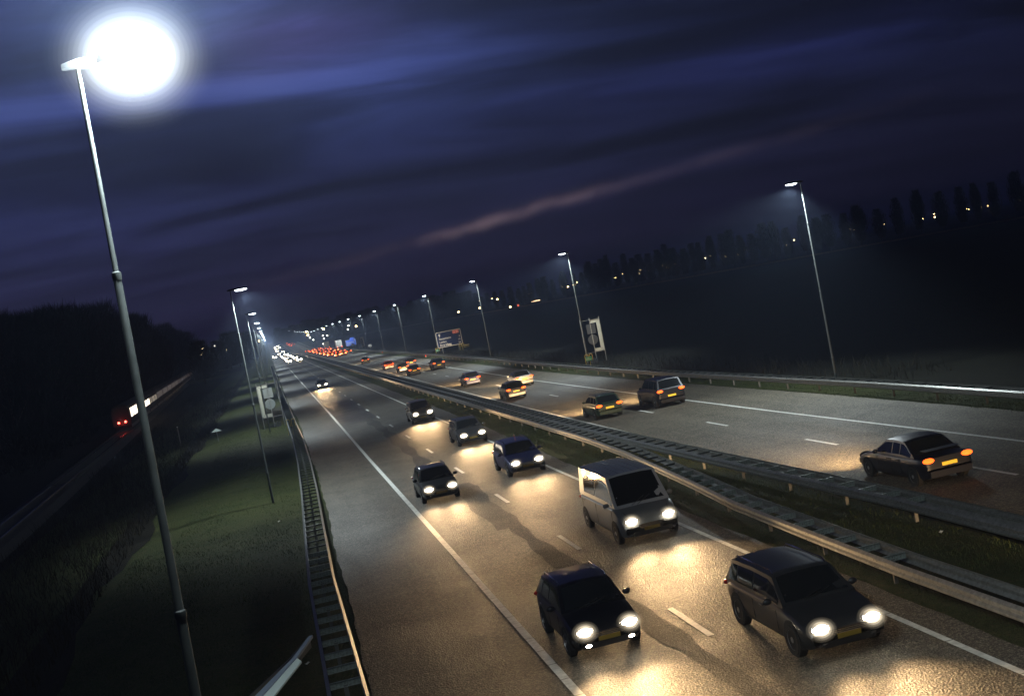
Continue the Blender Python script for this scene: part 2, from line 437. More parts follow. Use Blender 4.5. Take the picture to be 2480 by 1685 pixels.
line('lane_marking', lambda y: 12.0, .16, seg_solid(-20, 2400, 80, 2.5), 'solid white edge line along the grass median')
line('lane_marking', lambda y: 8.45, .16, [(29.57-2.95-24+12*i, 29.57-24+12*i) for i in range(0, 45)], 'white lane dashes between the oncoming lanes')
line('lane_marking', lambda y: lerp_tab(Mtab, y), .17, [(-20, 2400)], 'solid white line beside the median guard rail')
line('lane_marking', lambda y: lerp_tab(Rtab, y), .17, [(-20, 2400)], 'solid white line left of the far hard shoulder')
line('lane_marking', lambda y: lerp_tab(Etab, y), .15, [(34.69-.25+12*i-12, 34.69-.25+12*i-12+3) for i in range(0, 45)], 'white lane dashes between the departing lanes')
mb = MB()      # gore where a slip road joins from the left, with its slanting bars
for i in range(16):
    y = 380+i*16
    mb.grid([[(1.4, y+3.0, rz(y)+.039), (1.4, y, rz(y)+.039)], [(4.9, y+1.0, rz(y)+.039), (4.9, y-2, rz(y)+.039)]])
mb.grid([[(4.95, 370, .0395), (1.3, 415, .0395)], [(4.95, 372.5, .0395), (1.3, 417.5, .0395)]][::-1])
tag(mb.build('lane_marking', paint), 'white slanting bars across the far slip road wedge', kind='structure')

# ------------------------------------------------------------------ guard rails
PROF = [(.0, .43), (.035, .455), (.08, .49), (.08, .54), (.02, .575), (.02, .615), (.08, .65), (.08, .70), (.035, .735), (.0, .76)]
def rail_mesh(X, side, ysl, m):
    mb = MB(); rows = []
    for y in ysl:
        x = X(y); z = rz(y)
        fr = [(x+side*o_, y, z+h) for o_, h in PROF]; bk = [(x+side*(o_-.006), y, z+h) for o_, h in reversed(PROF)]
        rows.append(fr+bk+[fr[0]])
    if side > 0: rows = [list(reversed(r_)) for r_ in rows]
    return mb.grid(rows)
# spacer plate between two rails (width .7), near sheets are real objects, one mesh shared
def spacer_mb(w):
    mb = MB()
    mb.box(-w/2, w/2, -.003, .003, .565, .70)
    mb.box(-w/2, w/2, -.050, .003, .7005, .712)
    mb.box(-w/2, w/2, -.025, .003, .553, .5645)
    return mb
post_steel = mat('post_steel', (.10, .10, .095), .6, .3)
def post_mb():
    mb = MB(); mb.box(-.05, .05, -.004, .004, -.1, .60); mb.box(-.05, -.043, .0045, .05, -.1, .60); mb.box(.043, .05, .0045, .05, -.1, .60)
    return mb
spacer_me = spacer_mb(.70).mesh('spacer', galv_plate)
flange_dark = mat('galvanised_dark', (.075, .082, .080), .55, .3, var=.3, vscale=12)
spacer_far_me = MB().box(-.35, .35, -.003, .003, .64, .70).box(-.35, .35, -.050, .003, .7005, .712).mesh('spacer_far', flange_dark)
hole_me = MB().tube([(0, -.0035, .64), (0, -.0055, .64)], .013, 8).mesh('bolt', dark_metal)
post_me = post_mb().mesh('post', post_steel)
far_post_me = MB().box(-.05, .05, -.02, .02, -.1, .6).mesh('post_far', post_steel)
def barrier(label, X, post_at, post_step, sp_step, y0, y1, near_side, post_side_both=False, post_y0=8):
    root = empty('guard_rail', (0, 0, 0)); tag(root, label, 'guard rail')
    ysl = list(np.arange(y0, 140, 1.0))+list(np.arange(140, 600, 6.0))+list(np.arange(600, y1, 25.0))+[y1]
    ysl = [y for y in ysl if y0 <= y <= y1]
    rail_mesh(lambda y: X(y), -1, ysl, galv).build('rail', galv, root)
    rail_mesh(lambda y: X(y)+.72, 1, ysl, galv).build('rail', galv, root)
    # splice seams and bolts on the near side rail
    n = 0; y = post_at
    while y < y0: y += post_step
    ylist = []
    while y < y1: ylist.append(y); y += post_step
    for y in ylist[:100]: link(post_me if y < 90 else far_post_me, 'post', root, (X(y)+.36, y, rz(y)))
    if ylist[100:]:
        mb = MB()
        for y in ylist[100:]: mb.box(X(y)+.31, X(y)+.41, y-.02, y+.02, rz(y)-.1, rz(y)+.6)
        tag(mb.build('post', post_steel, root), kind='stuff')
    y = post_at
    while y < y0: y += sp_step
    sl = []
    while y < min(y1, 520): sl.append(y); y += sp_step
    for y in sl[:100]:
        o = link(spacer_me if y < 46 else spacer_far_me, 'spacer', root, (X(y)+.36, y, rz(y)))
        if y < 45: link(hole_me, 'bolt', o)
    if sl[100:]:
        mb = MB()
        for y in sl[100:]:
            mb.box(X(y)+.01, X(y)+.71, y-.003, y+.003, rz(y)+.64, rz(y)+.70); mb.box(X(y)+.01, X(y)+.71, y-.035, y+.003, rz(y)+.7005, rz(y)+.712)
        tag(mb.build('spacer', flange_dark, root), kind='stuff')
    mb = MB()
    for y in ylist[:30]:
        for sx, xx in ((-1, X(y)), (1, X(y)+.72)):
            for dz_ in (.515, .675):
                for dy_ in (-.08, .08):
                    mb.box(min(xx+sx*.0805, xx+sx*.092), max(xx+sx*.0805, xx+sx*.092), y+dy_-.012, y+dy_+.012, dz_-.012, dz_+.012)
    mb.build('bolt_row', dark_metal, root)
    return root
LGt = [(-10, -.15), (40, -.15), (46, -.05), (52, .05), (64, .27), (80, .47), (98, .55), (120, .45), (153, .32), (200, .12), (300, .0), (430, -.2), (2400, -.2)]
At = [(-10, 12.95), (26, 12.97), (31, 13.1), (37, 13.3), (42, 13.72), (53, 14.45), (61, 14.68), (75, 14.72), (2400, 14.5)]
Bt = [(-10, 16.45), (32, 16.42), (38, 16.22), (45, 16.02), (52, 15.83), (59, 15.68), (68, 15.57), (80, 15.52), (2400, 15.3)]
Gt = [(-10, 29.1), (58, 29.0), (70, 28.65), (88, 28.15), (105, 28.05), (125, 28.2), (143, 28.45), (170, 28.85), (217, 29.2), (320, 29.6), (2400, 29.8)]
barrier('ladder-like steel guard rail left of the road beside the dark grass verge', lambda y: lerp_tab(LGt, y), 28, 4, 4/3, 8, 430, 1)
barrier('median guard rail nearest the oncoming cars, splitting off at right', lambda y: lerp_tab(At, y), 27, 4, 4/3, 6, 1500, -1)
barrier('median guard rail nearest the departing cars, dark side towards camera', lambda y: lerp_tab(Bt, y), 32, 4, 4/3, 6, 1500, -1)
barrier('long guard rail on the far right along the black field', lambda y: lerp_tab(Gt, y), 48, 4, 4/3, 20, 1500, -1)

# ------------------------------------------------------------------ grass blades and litter near the camera
rng = np.random.default_rng(3)
def blades(name, boxes, h, w, m, label):
    V = []; Fc = []
    for (x0, x1, y0, y1, n) in boxes:
        X_ = rng.uniform(x0, x1, n); Y_ = rng.uniform(y0, y1, n)
        cl = .5+.5*np.sin(X_*2.1+1.3*np.sin(Y_*.8))*np.sin(Y_*1.1+X_)
        H = h*(.35+.9*cl)*rng.uniform(.6, 1.3, n); A = rng.uniform(0, 6.28, n); T = rng.uniform(0, .8, n)*H; B_ = rng.uniform(0, 6.28, n)
        for i in range(n):
            x, y = X_[i], Y_[i]; z = rz(y)-.01
            if x < -5: z -= .9*math.sin(min(1, (-5-x)/14.)*math.pi/2)
            cx, sx = math.cos(A[i])*w, math.sin(A[i])*w; k = len(V)
            V += [(x-cx, y-sx, z), (x+cx, y+sx, z), (x+T[i]*math.cos(B_[i]), y+T[i]*math.sin(B_[i]), z+H[i])]
            Fc.append((k, k+1, k+2))
    mb = MB(); mb.v = V; mb.f = Fc
    tag(mb.build(name, m), label, 'grass', kind='stuff')
blade_m = mat('grass_blade', (.036, .050, .014), .85, spec=.2, var=.5, vscale=.9)
blades('grass', [(-8, .9, 20, 60, 22000), (-6, 1.2, 60, 130, 12000), (12.85, 17.1, 18, 60, 20000), (13.4, 15.5, 60, 130, 14000), (28.4, 31, 44, 130, 16000), (28.6, 32, 130, 260, 6000)], .11, .010, blade_m, 'short green grass on the verges and in the median')
reed_m = mat('reed', (.022, .019, .012), .9, spec=.1)
blades('reeds', [(-17, -8.5, 24, 120, 12000), (-19, -8, 120, 300, 12000), (31.5, 36, 60, 260, 4000)], .75, .02, reed_m, 'tall dry reeds and scrub in the dark ditch')
litter_m = mat('pale_litter', (.6, .6, .55), .7)
for i, (u, v, nm) in enumerate([(746, 1609, 'pale scrap of litter on the grass beside the bottom of the guard rail'), (676, 1264, 'small white litter on grass near the second lamp post foot'), (2280, 1291, 'yellowish litter on the grass between the two median rails'), (1212, 0, '')]):
    if not nm: continue
    p = at_height(u, v, .0); mb = MB()
    mb.grid([[(a*.05, b*.04, .05+.03*math.sin(a*2+b)) for a in (-1.4, -.5, .3, 1.2)] for b in (-1, 0, 1.1)])
    mb.v = [(x+.012*math.sin(9*y), y, z) for x, y, z in mb.v]
    o = mb.build('litter', litter_m); o.location = p; tag(o, nm, 'litter')

# ------------------------------------------------------------------ street lamps
def luminaire_parts(root, H, sx, glow, dep=.035, wd=.075):
    mb = MB()                                  # slim housing that tapers towards the tip
    sec = [(-.16, .05, .06), (0, .09, .10), (.3, .15, .11), (.8, .16, .09), (.93, .10, .05)]
    rows = []
    for x, hw, hh in sec:
        rows.append([(sx*x, -hw, H), (sx*x, -hw*.8, H+hh*.8), (sx*x, 0, H+hh), (sx*x, hw*.8, H+hh*.8), (sx*x, hw, H), (sx*x, 0, H-.012), (sx*x, -hw, H)])
    mb.grid(rows); mb.f.append((0, 1, 2, 3, 4, 5)); k = len(rows[0])*(len(rows)-1); mb.f.append(tuple(k+i for i in (5, 4, 3, 2, 1, 0)))
    head = mb.build('luminaire', dark_metal, root, True)
    mb = MB(); rows = []
    for i in range(9):
        t = i/8; x = .26+.62*t; s_ = math.sin(math.pi*min(1, max(0, .06+t*.88)))**.5
        rows.append([(sx*x, wd*s_*math.cos(a), H-.014-dep*s_*math.sin(a)) for a in [math.pi*j/8 for j in range(9)]])
    mb.grid(rows); mb.build('glass_bowl', glow, head, True)
def pole_parts(root, H, joints, base_r=.072):
    zs = [0]+sorted(joints)+[H]
    rs = [base_r, .061, .048, .031, .025]
    mb = MB(); pts = []; rr = []
    for i in range(len(zs)-1):
        pts += [(0, 0, zs[i]+(.0 if i == 0 else .045)), (0, 0, zs[i+1])]; rr += [rs[i], rs[i]*.93 if i < len(zs)-2 else rs[-1]]
    mb.tube(pts, rr, 14); mb.build('pole', pole_m, root, True)
    for i, z in enumerate(sorted(joints)):
        MB().tube([(0, 0, z-.05), (0, 0, z), (0, 0, z+.035), (0, 0, z+.05)], [rs[i]*1.03, rs[i]*1.10, rs[i]*1.04, rs[i+1]], 14).build('joint_collar', pole_m, root, True)
def lamp_light(root, H, sx, e=1.0):
    spot('lamp_light', root, (sx*.57, 0, H-.20), (0, sx*R(-20), 0), LAMP_W*e, LAMP_C, 142, .4, .10)
def make_lamp(H, joints, sx, glow, energy=1., dep=.065, wd=.12, added_globe=False):
    root = empty('street_lamp', (0, 0, 0)); pole_parts(root, H, joints)
    luminaire_parts(root, H, sx, glow, dep, wd)
    if added_globe:
        MB().ellip((sx*.60, 0, H-.03), (.36, .26, .22), 24, 16).build('glare_globe', glow, root, True)  # added glowing ellipsoid, swells the lamp to the size of its glare
        for (a_, b_, c_), st_ in [((.37+.05*k, .33+.048*k, .29+.048*k), 2.3*math.exp(-.46*k)) for k in range(12)]:      # added emissive shells imitating lens bloom round the lamp
            MB().ellip((sx*.58, 0, H+.04), (a_, b_, c_), 32, 20).build('bloom_shell', bloom_mat(.86, .95, 1.0, st_), root, True)
    lamp_light(root, H, sx, energy); return root
LROW, RROW = 'street lamps along the left side of the motorway', 'street lamps along the right side of the motorway'
o = make_lamp(11.80, (1.7, 5.75, 9.52), 1, lamp_glow, energy=.3, added_globe=True); o.location = (-1.60, 14.0, 0); o.rotation_euler = (0, R(1.05), 0)
tag(o, 'huge nearest street lamp at left, its blazing white lamp filling the sky', 'street lamp', LROW)
# nearest lamp gets added spots, strongest upwards
# extra ring of spots round the globe brightens the halo in the haze
for k in range(14):
    a_ = 2*math.pi*(k+.5)/14; up_ = math.sin(a_)
    en_ = 250+5000*max(0, (up_+.15)/1.15)**1.3
    spot('halo_light', o, (.64+.43*math.cos(a_), -.12, 11.82+.37*up_), (0, math.atan2(-math.cos(a_), -up_), 0), en_, LAMP_C, 178, .2, .03)
protoL = make_lamp(11.64, (1.65, 5.4, 9.28), 1, lamp_glow); protoR = make_lamp(11.64, (1.65, 5.4, 9.28), -1, lamp_glow)
for n in range(1, 30):
    y = 13.297+54.452*n
    if n in (26, 28): continue
    o = protoL if n == 1 else copy_tree(protoL); o.location = (-1.33, y, rz(y)); 
    tag(o, '%s street lamp from the front in the left row' % ordinal(n+1), 'street lamp', LROW)
for n in range(0, 30):
    y = 64.568+54.452*n
    o = protoR if n == 0 else copy_tree(protoR); o.location = (30.54, y, rz(y))
    tag(o, '%s street lamp from the front in the right row' % ordinal(n+1), 'street lamp', RROW)

# ------------------------------------------------------------------ vehicles
def interp(tab, y): return float(np.interp(y, [a for a, *_ in tab], [b for _, b in tab]))
SPECS = {
 # front is +y. deck: (y, z) of bonnet/boot line at centre; gh: windscreen base, roof front, roof rear, rear base
 'hatch': dict(L=4.0, W=1.70, H=1.46, belt=.93, deck=[(-2.0,.55),(-1.96,.88),(-1.7,.95),(.85,.97),(1.3,.88),(1.75,.74),(1.96,.60),(2.0,.45)], gh=(.98,.30,-1.45,-1.88)),
 'sedan': dict(L=4.6, W=1.78, H=1.43, belt=.92, deck=[(-2.3,.55),(-2.26,.90),(-1.6,.97),(-1.1,.97),(1.0,.96),(1.5,.86),(2.0,.74),(2.24,.60),(2.3,.45)], gh=(1.0,.25,-.95,-1.65)),
 'wagon': dict(L=4.6, W=1.80, H=1.50, belt=.94, deck=[(-2.3,.55),(-2.27,.92),(-2.1,.98),(1.05,.98),(1.5,.88),(2.0,.76),(2.24,.62),(2.3,.45)], gh=(1.12,.40,-1.9,-2.22)),
 'mpv':   dict(L=4.5, W=1.82, H=1.66, belt=1.02, deck=[(-2.25,.55),(-2.22,1.0),(-2.1,1.05),(1.35,1.06),(1.75,.92),(2.1,.76),(2.22,.62),(2.25,.45)], gh=(1.5,.55,-1.9,-2.17)),
 'suv':   dict(L=4.6, W=1.86, H=1.74, belt=1.08, deck=[(-2.3,.6),(-2.27,1.08),(-2.1,1.12),(1.0,1.12),(1.4,1.06),(1.95,.96),(2.22,.76),(2.3,.5)], gh=(1.08,.45,-1.95,-2.24)),
 'van':   dict(L=5.3, W=1.98, H=2.12, belt=1.16, deck=[(-2.65,.6),(-2.63,1.12),(-2.58,1.18),(1.8,1.2),(2.1,1.08),(2.42,.9),(2.6,.68),(2.65,.45)], gh=(2.0,1.15,-2.5,-2.62)),
}
def paint_mat(name, c, metal=.3):
    return mat(name, c, .38, metal, coat=.25)
WHEEL = {}
def wheel_meshes(r):
    if r in WHEEL: return WHEEL[r]
    t = MB(); n = 24; prof = [(.62, 0), (.92, -.005), (1.0, .03), (1.0, .17), (.92, .205), (.62, .20)]
    rows = [[(x, r*q*math.cos(2*math.pi*k/n), r*q*math.sin(2*math.pi*k/n)) for q, x in prof] for k in range(n+1)]
    t.grid(rows); tyre = t.mesh('tyre', rubber, True)
    q = MB(); rows = [[(x, r*rr*math.cos(2*math.pi*k/n), r*rr*math.sin(2*math.pi*k/n)) for rr, x in ((.62, .0), (.60, .03), (.53, .04))] for k in range(n+1)]
    q.grid(rows)
    for k in range(5):
        a = 2*math.pi*k/5
        for d in (-.10, .10):
            q.add([(.012, r*.15*math.cos(a+d*3), r*.15*math.sin(a+d*3)), (.012, r*.58*math.cos(a+d-.06), r*.58*math.sin(a+d-.06)), (.012, r*.58*math.cos(a+d+.06), r*.58*math.sin(a+d+.06)), (.012, r*.15*math.cos(a+d*3+.3), r*.15*math.sin(a+d*3+.3))], [(0, 1, 2, 3)])
    q.tube([(.005, 0, 0), (.05, 0, 0)], r*.2, 10); rim = q.mesh('rim', rim_m)
    d = MB(); d.tube([(.055, 0, 0), (.06, 0, 0)], r*.62, 18); disc = d.mesh('brake_disc', trim)
    WHEEL[r] = (tyre, rim, disc); return WHEEL[r]
def make_vehicle(kind, body_m, name='car', facing='front', light='near', rails=False, power=1., roof_m=None, spoiler=False, bumper_m=None, antenna=None, roofbars=0, tail='tail', fog=False):
    S = SPECS[kind]; L, Wd, H = S['L'], S['W'], S['H']; hw = Wd/2; belt = S['belt']; y1, y2, y3, y4 = S['gh']
    root = empty(name, (0, 0, 0))
    mb = MB(); rows = []; n = 26
    for i in range(n+1):
        y = -L/2+L*(.5-.5*math.cos(math.pi*i/n))
        e = abs(y)/(L/2); w = hw*(1-.13*max(0, (e-.72)/.28)**2.2); zt = interp(S['deck'], y); zb = .20+.14*max(0, (e-.8)/.2)**2
        zs = min(zt-.03, belt-.02)
        half = [(0, zb), (w*.86, zb), (w*.95, zb+.09), (w*.985, zb+.22), (w, (zb+zs)/2+.08), (w*.985, zs-.06), (w*.93, zs+.0), (w*.80, zs+(zt-zs)*.7), (w*.45, zt-.006), (0, zt)]
        full_ = [(-x, y, z) for x, z in half]+[(x, y, z) for x, z in reversed(half[1:-1])]
        rows.append(full_+[full_[0]])
    mb.grid(rows); k = len(rows[0]); mb.f.append(tuple(range(k-1))); mb.f.append(tuple(len(mb.v)-2-i for i in range(k-1)))
    # greenhouse
    def zr(y): return float(np.interp(y, [y4, y3, (y2+y3)/2, y2, y1], [belt+.0, H-.035, H, H-.03, interp(S['deck'], y1)-.01]))
    def wb(y): return hw*.945*(1-.05*max(0, (abs(y)/(L/2)-.6)/.4)**2)
    def wr(y):
        t = (zr(y)-belt)/(H-belt); return wb(y)*(1-.20*max(0, t)*(1 if kind != 'van' else .55))
    def side(y, t, s_=1, off=0.):
        z0 = belt-.03; z1 = max(z0+.001, zr(y)-.05*max(0, min(1, (zr(y)-belt)*5))); x = wb(y)+(wr(y)-wb(y))*t**1.15
        return (s_*(x+off), y, z0+(z1-z0)*t)
    def top(y, x):                               # x in -1..1
        e_ = abs(x); return (wr(y)*x, y, zr(y)-.05*e_**3*max(0, min(1, (zr(y)-belt)*5)))
    ysg = [y4, (y4+y3)/2, y3]+[y3+(y2-y3)*q for q in (.12, .3, .5, .7, .88)]+[y2, y2+(y1-y2)*.5, y1]
    g2 = MB(); rows = []
    for y in ysg:
        rows.append([side(y, t, -1) for t in (0, .5, 1)]+[top(y, x) for x in (-.8, -.4, 0, .4, .8)]+[side(y, t, 1) for t in (1, .5, 0)])
    g2.grid([list(reversed(r_)) for r_ in rows])
    body = mb.build('body', body_m, root, True)
    g2.build('roof', roof_m or body_m, root, True)
    def panel(name_, pts_rows, m=glass): return MB().grid(pts_rows).build(name_, m, root, True)
    off = .006
    def lift(p, nrm): return (p[0]+nrm[0]*off, p[1]+nrm[1]*off, p[2]+nrm[2]*off)
    # windscreen / rear window
    sl = Vector((0, zr(y2)-zr(y1), y1-y2)).normalized(); nf = (0, abs(sl.y), abs(sl.z))
    panel('windscreen', [[lift(top(y2+(y1-y2)*t, x), nf) for x in (-.88, -.5, 0, .5, .88)] for t in (.06, .35, .65, .90)])
    sr = Vector((0, zr(y3)-zr(y4), y3-y4)).normalized(); nr = (0, -abs(sr.y), abs(sr.z))
    panel('rear_window', [[lift(top(y4+(y3-y4)*t, x), nr) for x in (.86, .5, 0, -.5, -.86)] for t in (.12, .4, .7, .90)])
    cuts = [y4+.18, y3+(y2-y3)*.18, y3+(y2-y3)*.60, y1-.22]
    for s_ in (-1, 1):
        for a, b in zip(cuts[:-1], cuts[1:]):
            a2, b2 = a+.035, b-.035
            if kind == 'van' and a == cuts[0]: continue
            rws = [[side(a2+(b2-a2)*q, .16+.70*t, s_, off) for t in (0, .5, 1)] for q in (0, .25, .5, .75, 1)]
            panel('side_window', rws if s_ > 0 else [list(reversed(r_)) for r_ in rws])
    # wheels
    wr_ = .31 if kind in ('hatch', 'sedan') else .34
    ty, rm, dc = wheel_meshes(wr_)
    for yy in (L/2-.82, -L/2+.80):
        for s_ in (-1, 1):
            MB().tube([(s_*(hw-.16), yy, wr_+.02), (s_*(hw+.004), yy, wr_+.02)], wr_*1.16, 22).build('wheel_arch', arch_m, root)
            w_ = link(ty, 'wheel', root, (s_*(hw+.014), yy, wr_), math.pi if s_ > 0 else 0)
            link(rm, 'rim', w_); link(dc, 'brake_disc', w_)
    # mirrors
    for s_ in (-1, 1):
        MB().ellip((s_*(hw+.10), y1-.42, belt+.07), (.11, .07, .075), 10, 6).build('mirror', body_m, root, True)
    # bumpers, grille, plates
    f = L/2
    MB().box(-.42, .42, f-.004, f+.012, .50, .62).build('grille', trim, root)
    MB().box(-hw*.62, hw*.62, f-.03, f+.010, .27, .40).build('lower_grille', trim, root)
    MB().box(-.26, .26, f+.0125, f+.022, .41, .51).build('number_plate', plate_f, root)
    MB().box(-.26, .26, -f-.022, -f-.0005, .62, .73).build('number_plate', plate_lit if facing == 'back' else plate_y, root)
    MB().prism([(-f-.05, .30), (-f-.06, .50), (-f+.06, .52), (-f+.06, .28)], 'x', -hw*.82, hw*.82).build('bumper', bumper_m or body_m, root, True)
    # lamps
    zh = .66 if kind in ('hatch', 'sedan', 'wagon') else .76
    hx = hw*.63
    gl = head_glow if light == 'near' else head_far
    for s_ in (-1, 1):
        MB().ellip((s_*hx, f-.07, zh), ((.19, .10, .078) if light == 'near' else (.32, .16, .26)), 14, 8).build('headlight', gl, root, True)
        if facing == 'front':
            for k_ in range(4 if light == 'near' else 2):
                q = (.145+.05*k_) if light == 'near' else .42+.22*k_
                MB().ellip((s_*hx, f-.02, zh), (q*1.1, q, q*.85), 16, 10).build('bloom_shell', bloom_mat(1.0, .84, .60, 9.0*math.exp(-1.25*k_) if light == 'near' else .9*math.exp(-1.1*k_)), root, True)  # added emissive shells imitating bloom round each headlight
        if light == 'near':
            spot('headlight_beam', root, (s_*hx, f+.14, zh), (R(90-9.0), 0, 0), HEAD_W*power*(TAIL_SIDE if facing == 'back' else 1), HEAD_C, 60, 1.0, .22)
    if light == 'near':
        for s_ in (-1, 1):
            MB().ellip((s_*hx, f-.115, zh), (.235, .09, .115), 14, 8).build('headlight_surround', chrome if facing == 'front' else trim, root, True)
            MB().ellip((s_*hw*.60, f+.004, .345), (.075, .02, .035), 10, 6).build('fog_lamp', (head_glow if fog else trim), root)
            wp = MB(); wp.tube([(s_*.10+.25, y1-.02, zr(y1)+.03), (s_*.10-.25, y1+(y2-y1)*.22, zr(y1+(y2-y1)*.22)+.03)], .010, 5); wp.build('wiper', trim, root)
        bs = MB()
        for s_ in (-1, 1): bs.tube([(s_*hw*.70, f-.25, interp(S['deck'], f-.25)+.004), (s_*hw*.78, y1+.05, interp(S['deck'], y1+.05)-.02)], .008, 4)
        bs.build('bonnet_seam', trim, root)
        gb = MB()
        for q in range(3): gb.box(-.41, .41, f+.0125, f+.02, .515+.035*q, .525+.035*q)
        gb.build('grille_bars', chrome, root)
    if light == 'far' and facing == 'front':
        spot('headlight_beam', root, (0, f+.16, zh), (R(90-5.5), 0, 0), HEAD_W*.22*power, HEAD_C, 62, .8, .12)
    zt_ = .84 if kind in ('hatch', 'sedan', 'wagon') else 1.0
    tm = {'tail': tail_glow, 'brake': brake_glow}[tail] if facing == 'back' else mat('unlit_tail_light', (.25, .01, .01), .2)
    for s_ in (-1, 1):
        MB().ellip((s_*hw*.76, -f+.055, zt_), ((.20, .11, .085) if light == 'near' else (.27, .13, .20)), 12, 7).build('tail_light', tm, root, True)
    if rails:
        for s_ in (-1, 1):
            yy = [y3+.1, y3+.2, y2-.2, y2-.1]
            MB().tube([(s_*wr(yy[0])*.9, yy[0], zr(yy[0])-.02), (s_*wr(yy[1])*.9, yy[1], zr(yy[1])+.05), (s_*wr(yy[2])*.9, yy[2], zr(yy[2])+.05), (s_*wr(yy[3])*.9, yy[3], zr(yy[3])-.02)], .018, 6).build('roof_rail', chrome, root, True)
    if roofbars:
        mr = MB()
        for i in range(roofbars):
            x = -.62+1.24*i/(roofbars-1); mr.tube([(x, y3+.05, H-.03), (x, y3+.3, H+.004), (x, y2-.3, H+.004), (x, y2-.1, H-.03)], .012, 5)
        mr.build('roof_rib', body_m, root, True)
    if spoiler:
        MB().prism([(y4-.30, belt+.16), (y4-.42, belt+.19), (y4-.10, belt+.20), (y4-.08, belt+.17)], 'x', -hw*.72, hw*.72).build('spoiler', body_m, root, True)
    if antenna:
        MB().tube([(0, y2-.2, H-.01), (0, y2-.38, H+.28)], .008, 5).build('antenna', mat('red_antenna', (.5, .02, .02), .4), root)
    # door seams and handles
    for s_ in (-1, 1):
        sm = MB()
        for yy in (y1-.30, y3+(y2-y3)*.62, y3+(y2-y3)*.14):
            sm.box(min(s_*hw*.992, s_*hw*1.002), max(s_*hw*.992, s_*hw*1.002), yy-.006, yy+.006, .36, belt-.10)
        sm.build('door_seam', trim, root)
        for yy in (y1-1.05, y3+(y2-y3)*.24):
            MB().box(min(s_*hw*.985, s_*(hw+.03)), max(s_*hw*.985, s_*(hw+.03)), yy-.09, yy+.09, belt-.15, belt-.12).build('door_handle', chrome, root)
    return root
black = paint_mat('black_paint', (.006, .007, .012)); navy = paint_mat('navy_paint', (.012, .016, .05)); blue = paint_mat('blue_paint', (.012, .016, .07))
silver = paint_mat('silver_paint', (.13, .14, .15), .5); grey = paint_mat('grey_paint', (.06, .064, .07), .5); white = paint_mat('white_paint', (.6, .6, .58), 0); dgreen = paint_mat('dark_green_paint', (.012, .03, .02)); red = paint_mat('red_paint', (.22, .015, .012))
def place(o, x, y, face, label, cat, group):
    o.location = (x, y, rz(y)+.03); o.rotation_euler = (0, 0, math.pi if face == 'front' else 0)
    return tag(o, label, cat, group)
ON, OFF = 'oncoming vehicles with white headlights', 'departing vehicles with glowing tail lights'
# oncoming: y of the headlights -> centre
def on(kind, x, y, label, m, cat='car', **kw):
    o = make_vehicle(kind, m, name=kw.pop('name', 'car'), facing='front', **kw); return place(o, x, y+SPECS[kind]['L']/2, 'front', label, cat, ON)
def off_(kind, x, y, label, m, cat='car', **kw):
    o = make_vehicle(kind, m, name=kw.pop('name', 'car'), facing='back', **kw); return place(o, x, y+SPECS[kind]['L']/2, 'back', label, cat, OFF)
on('hatch', 6.2, 27.0, 'black hatchback nearest the camera in the slow lane, headlights blazing', black, bumper_m=navy, fog=True, rails=True)
on('wagon', 10.2, 23.1, 'dark station wagon at lower right passing the median edge line', paint_mat('anthracite_paint', (.03, .032, .036), .4), rails=True)
on('van', 10.6, 37.3, 'grey high-roofed van with ribbed roof in the fast lane', paint_mat('van_grey', (.16, .17, .18), .2), 'van', name='van', roofbars=6, roof_m=paint_mat('van_roof', (.30, .32, .36), .1))
on('hatch', 6.25, 54.7, 'dark car alone in the slow lane beside the dark tar strip', black, rails=True, power=.45)
on('wagon', 10.8, 57.0, 'blue car with red aerial directly behind the grey van', blue, antenna=True, rails=True, power=.6)
on('wagon', 11.05, 74.2, 'charcoal car in the fast lane behind the blue car', grey, rails=True, power=.7)
on('mpv', 10.8, 96.7, 'silver people carrier last of the fast lane group', silver, antenna=True, power=.8)
on('hatch', 7.05, 191.5, 'small far car alone with two starry headlights and glare on asphalt', black, power=1.3)
off_('sedan', 20.0, 35.4, 'dark blue saloon nearest on the far carriageway, beside the median rail', paint_mat('midnight_paint', (.006, .008, .018), .2), spoiler=True)
off_('hatch', 20.6, 13.0, 'departing car just out of view under the bridge side, lighting the far carriageway', black, power=.55)
off_('suv', 23.2, 71.8, 'tall dark off-roader beside the far white shoulder line', black)
off_('hatch', 19.4, 72.5, 'dark green hatchback left of the tall off-roader', dgreen, rails=True)
off_('hatch', 19.2, 100.2, 'black hatchback with pale bumper driving beside the white car', black, bumper_m=white)
off_('sedan', 22.5, 112.3, 'white saloon with dark roof on the far carriageway', white, roof_m=black)
off_('hatch', 20.1, 127.5, 'blue hatchback with lit yellow plate casting light ahead', navy)
off_('mpv', 23.6, 178.0, 'tall dark people carrier ahead of the white saloon, below the big road sign', black)
off_('hatch', 19.7, 176.0, 'small dark car in the fast lane, nearest of the three bunched cars', black)
off_('hatch', 20.0, 193.0, 'black car with pale bumper, middle of the bunched cars', black, bumper_m=white)
off_('hatch', 23.1, 209.0, 'dark car in the slow lane in front of the tall people carrier', navy)
off_('wagon', 19.9, 215.5, 'red tinted car leading the bunch in the fast lane', red, bumper_m=white)
off_('hatch', 20.4, 274.0, 'lone small dark car between the bunch and the distant red queue', black)
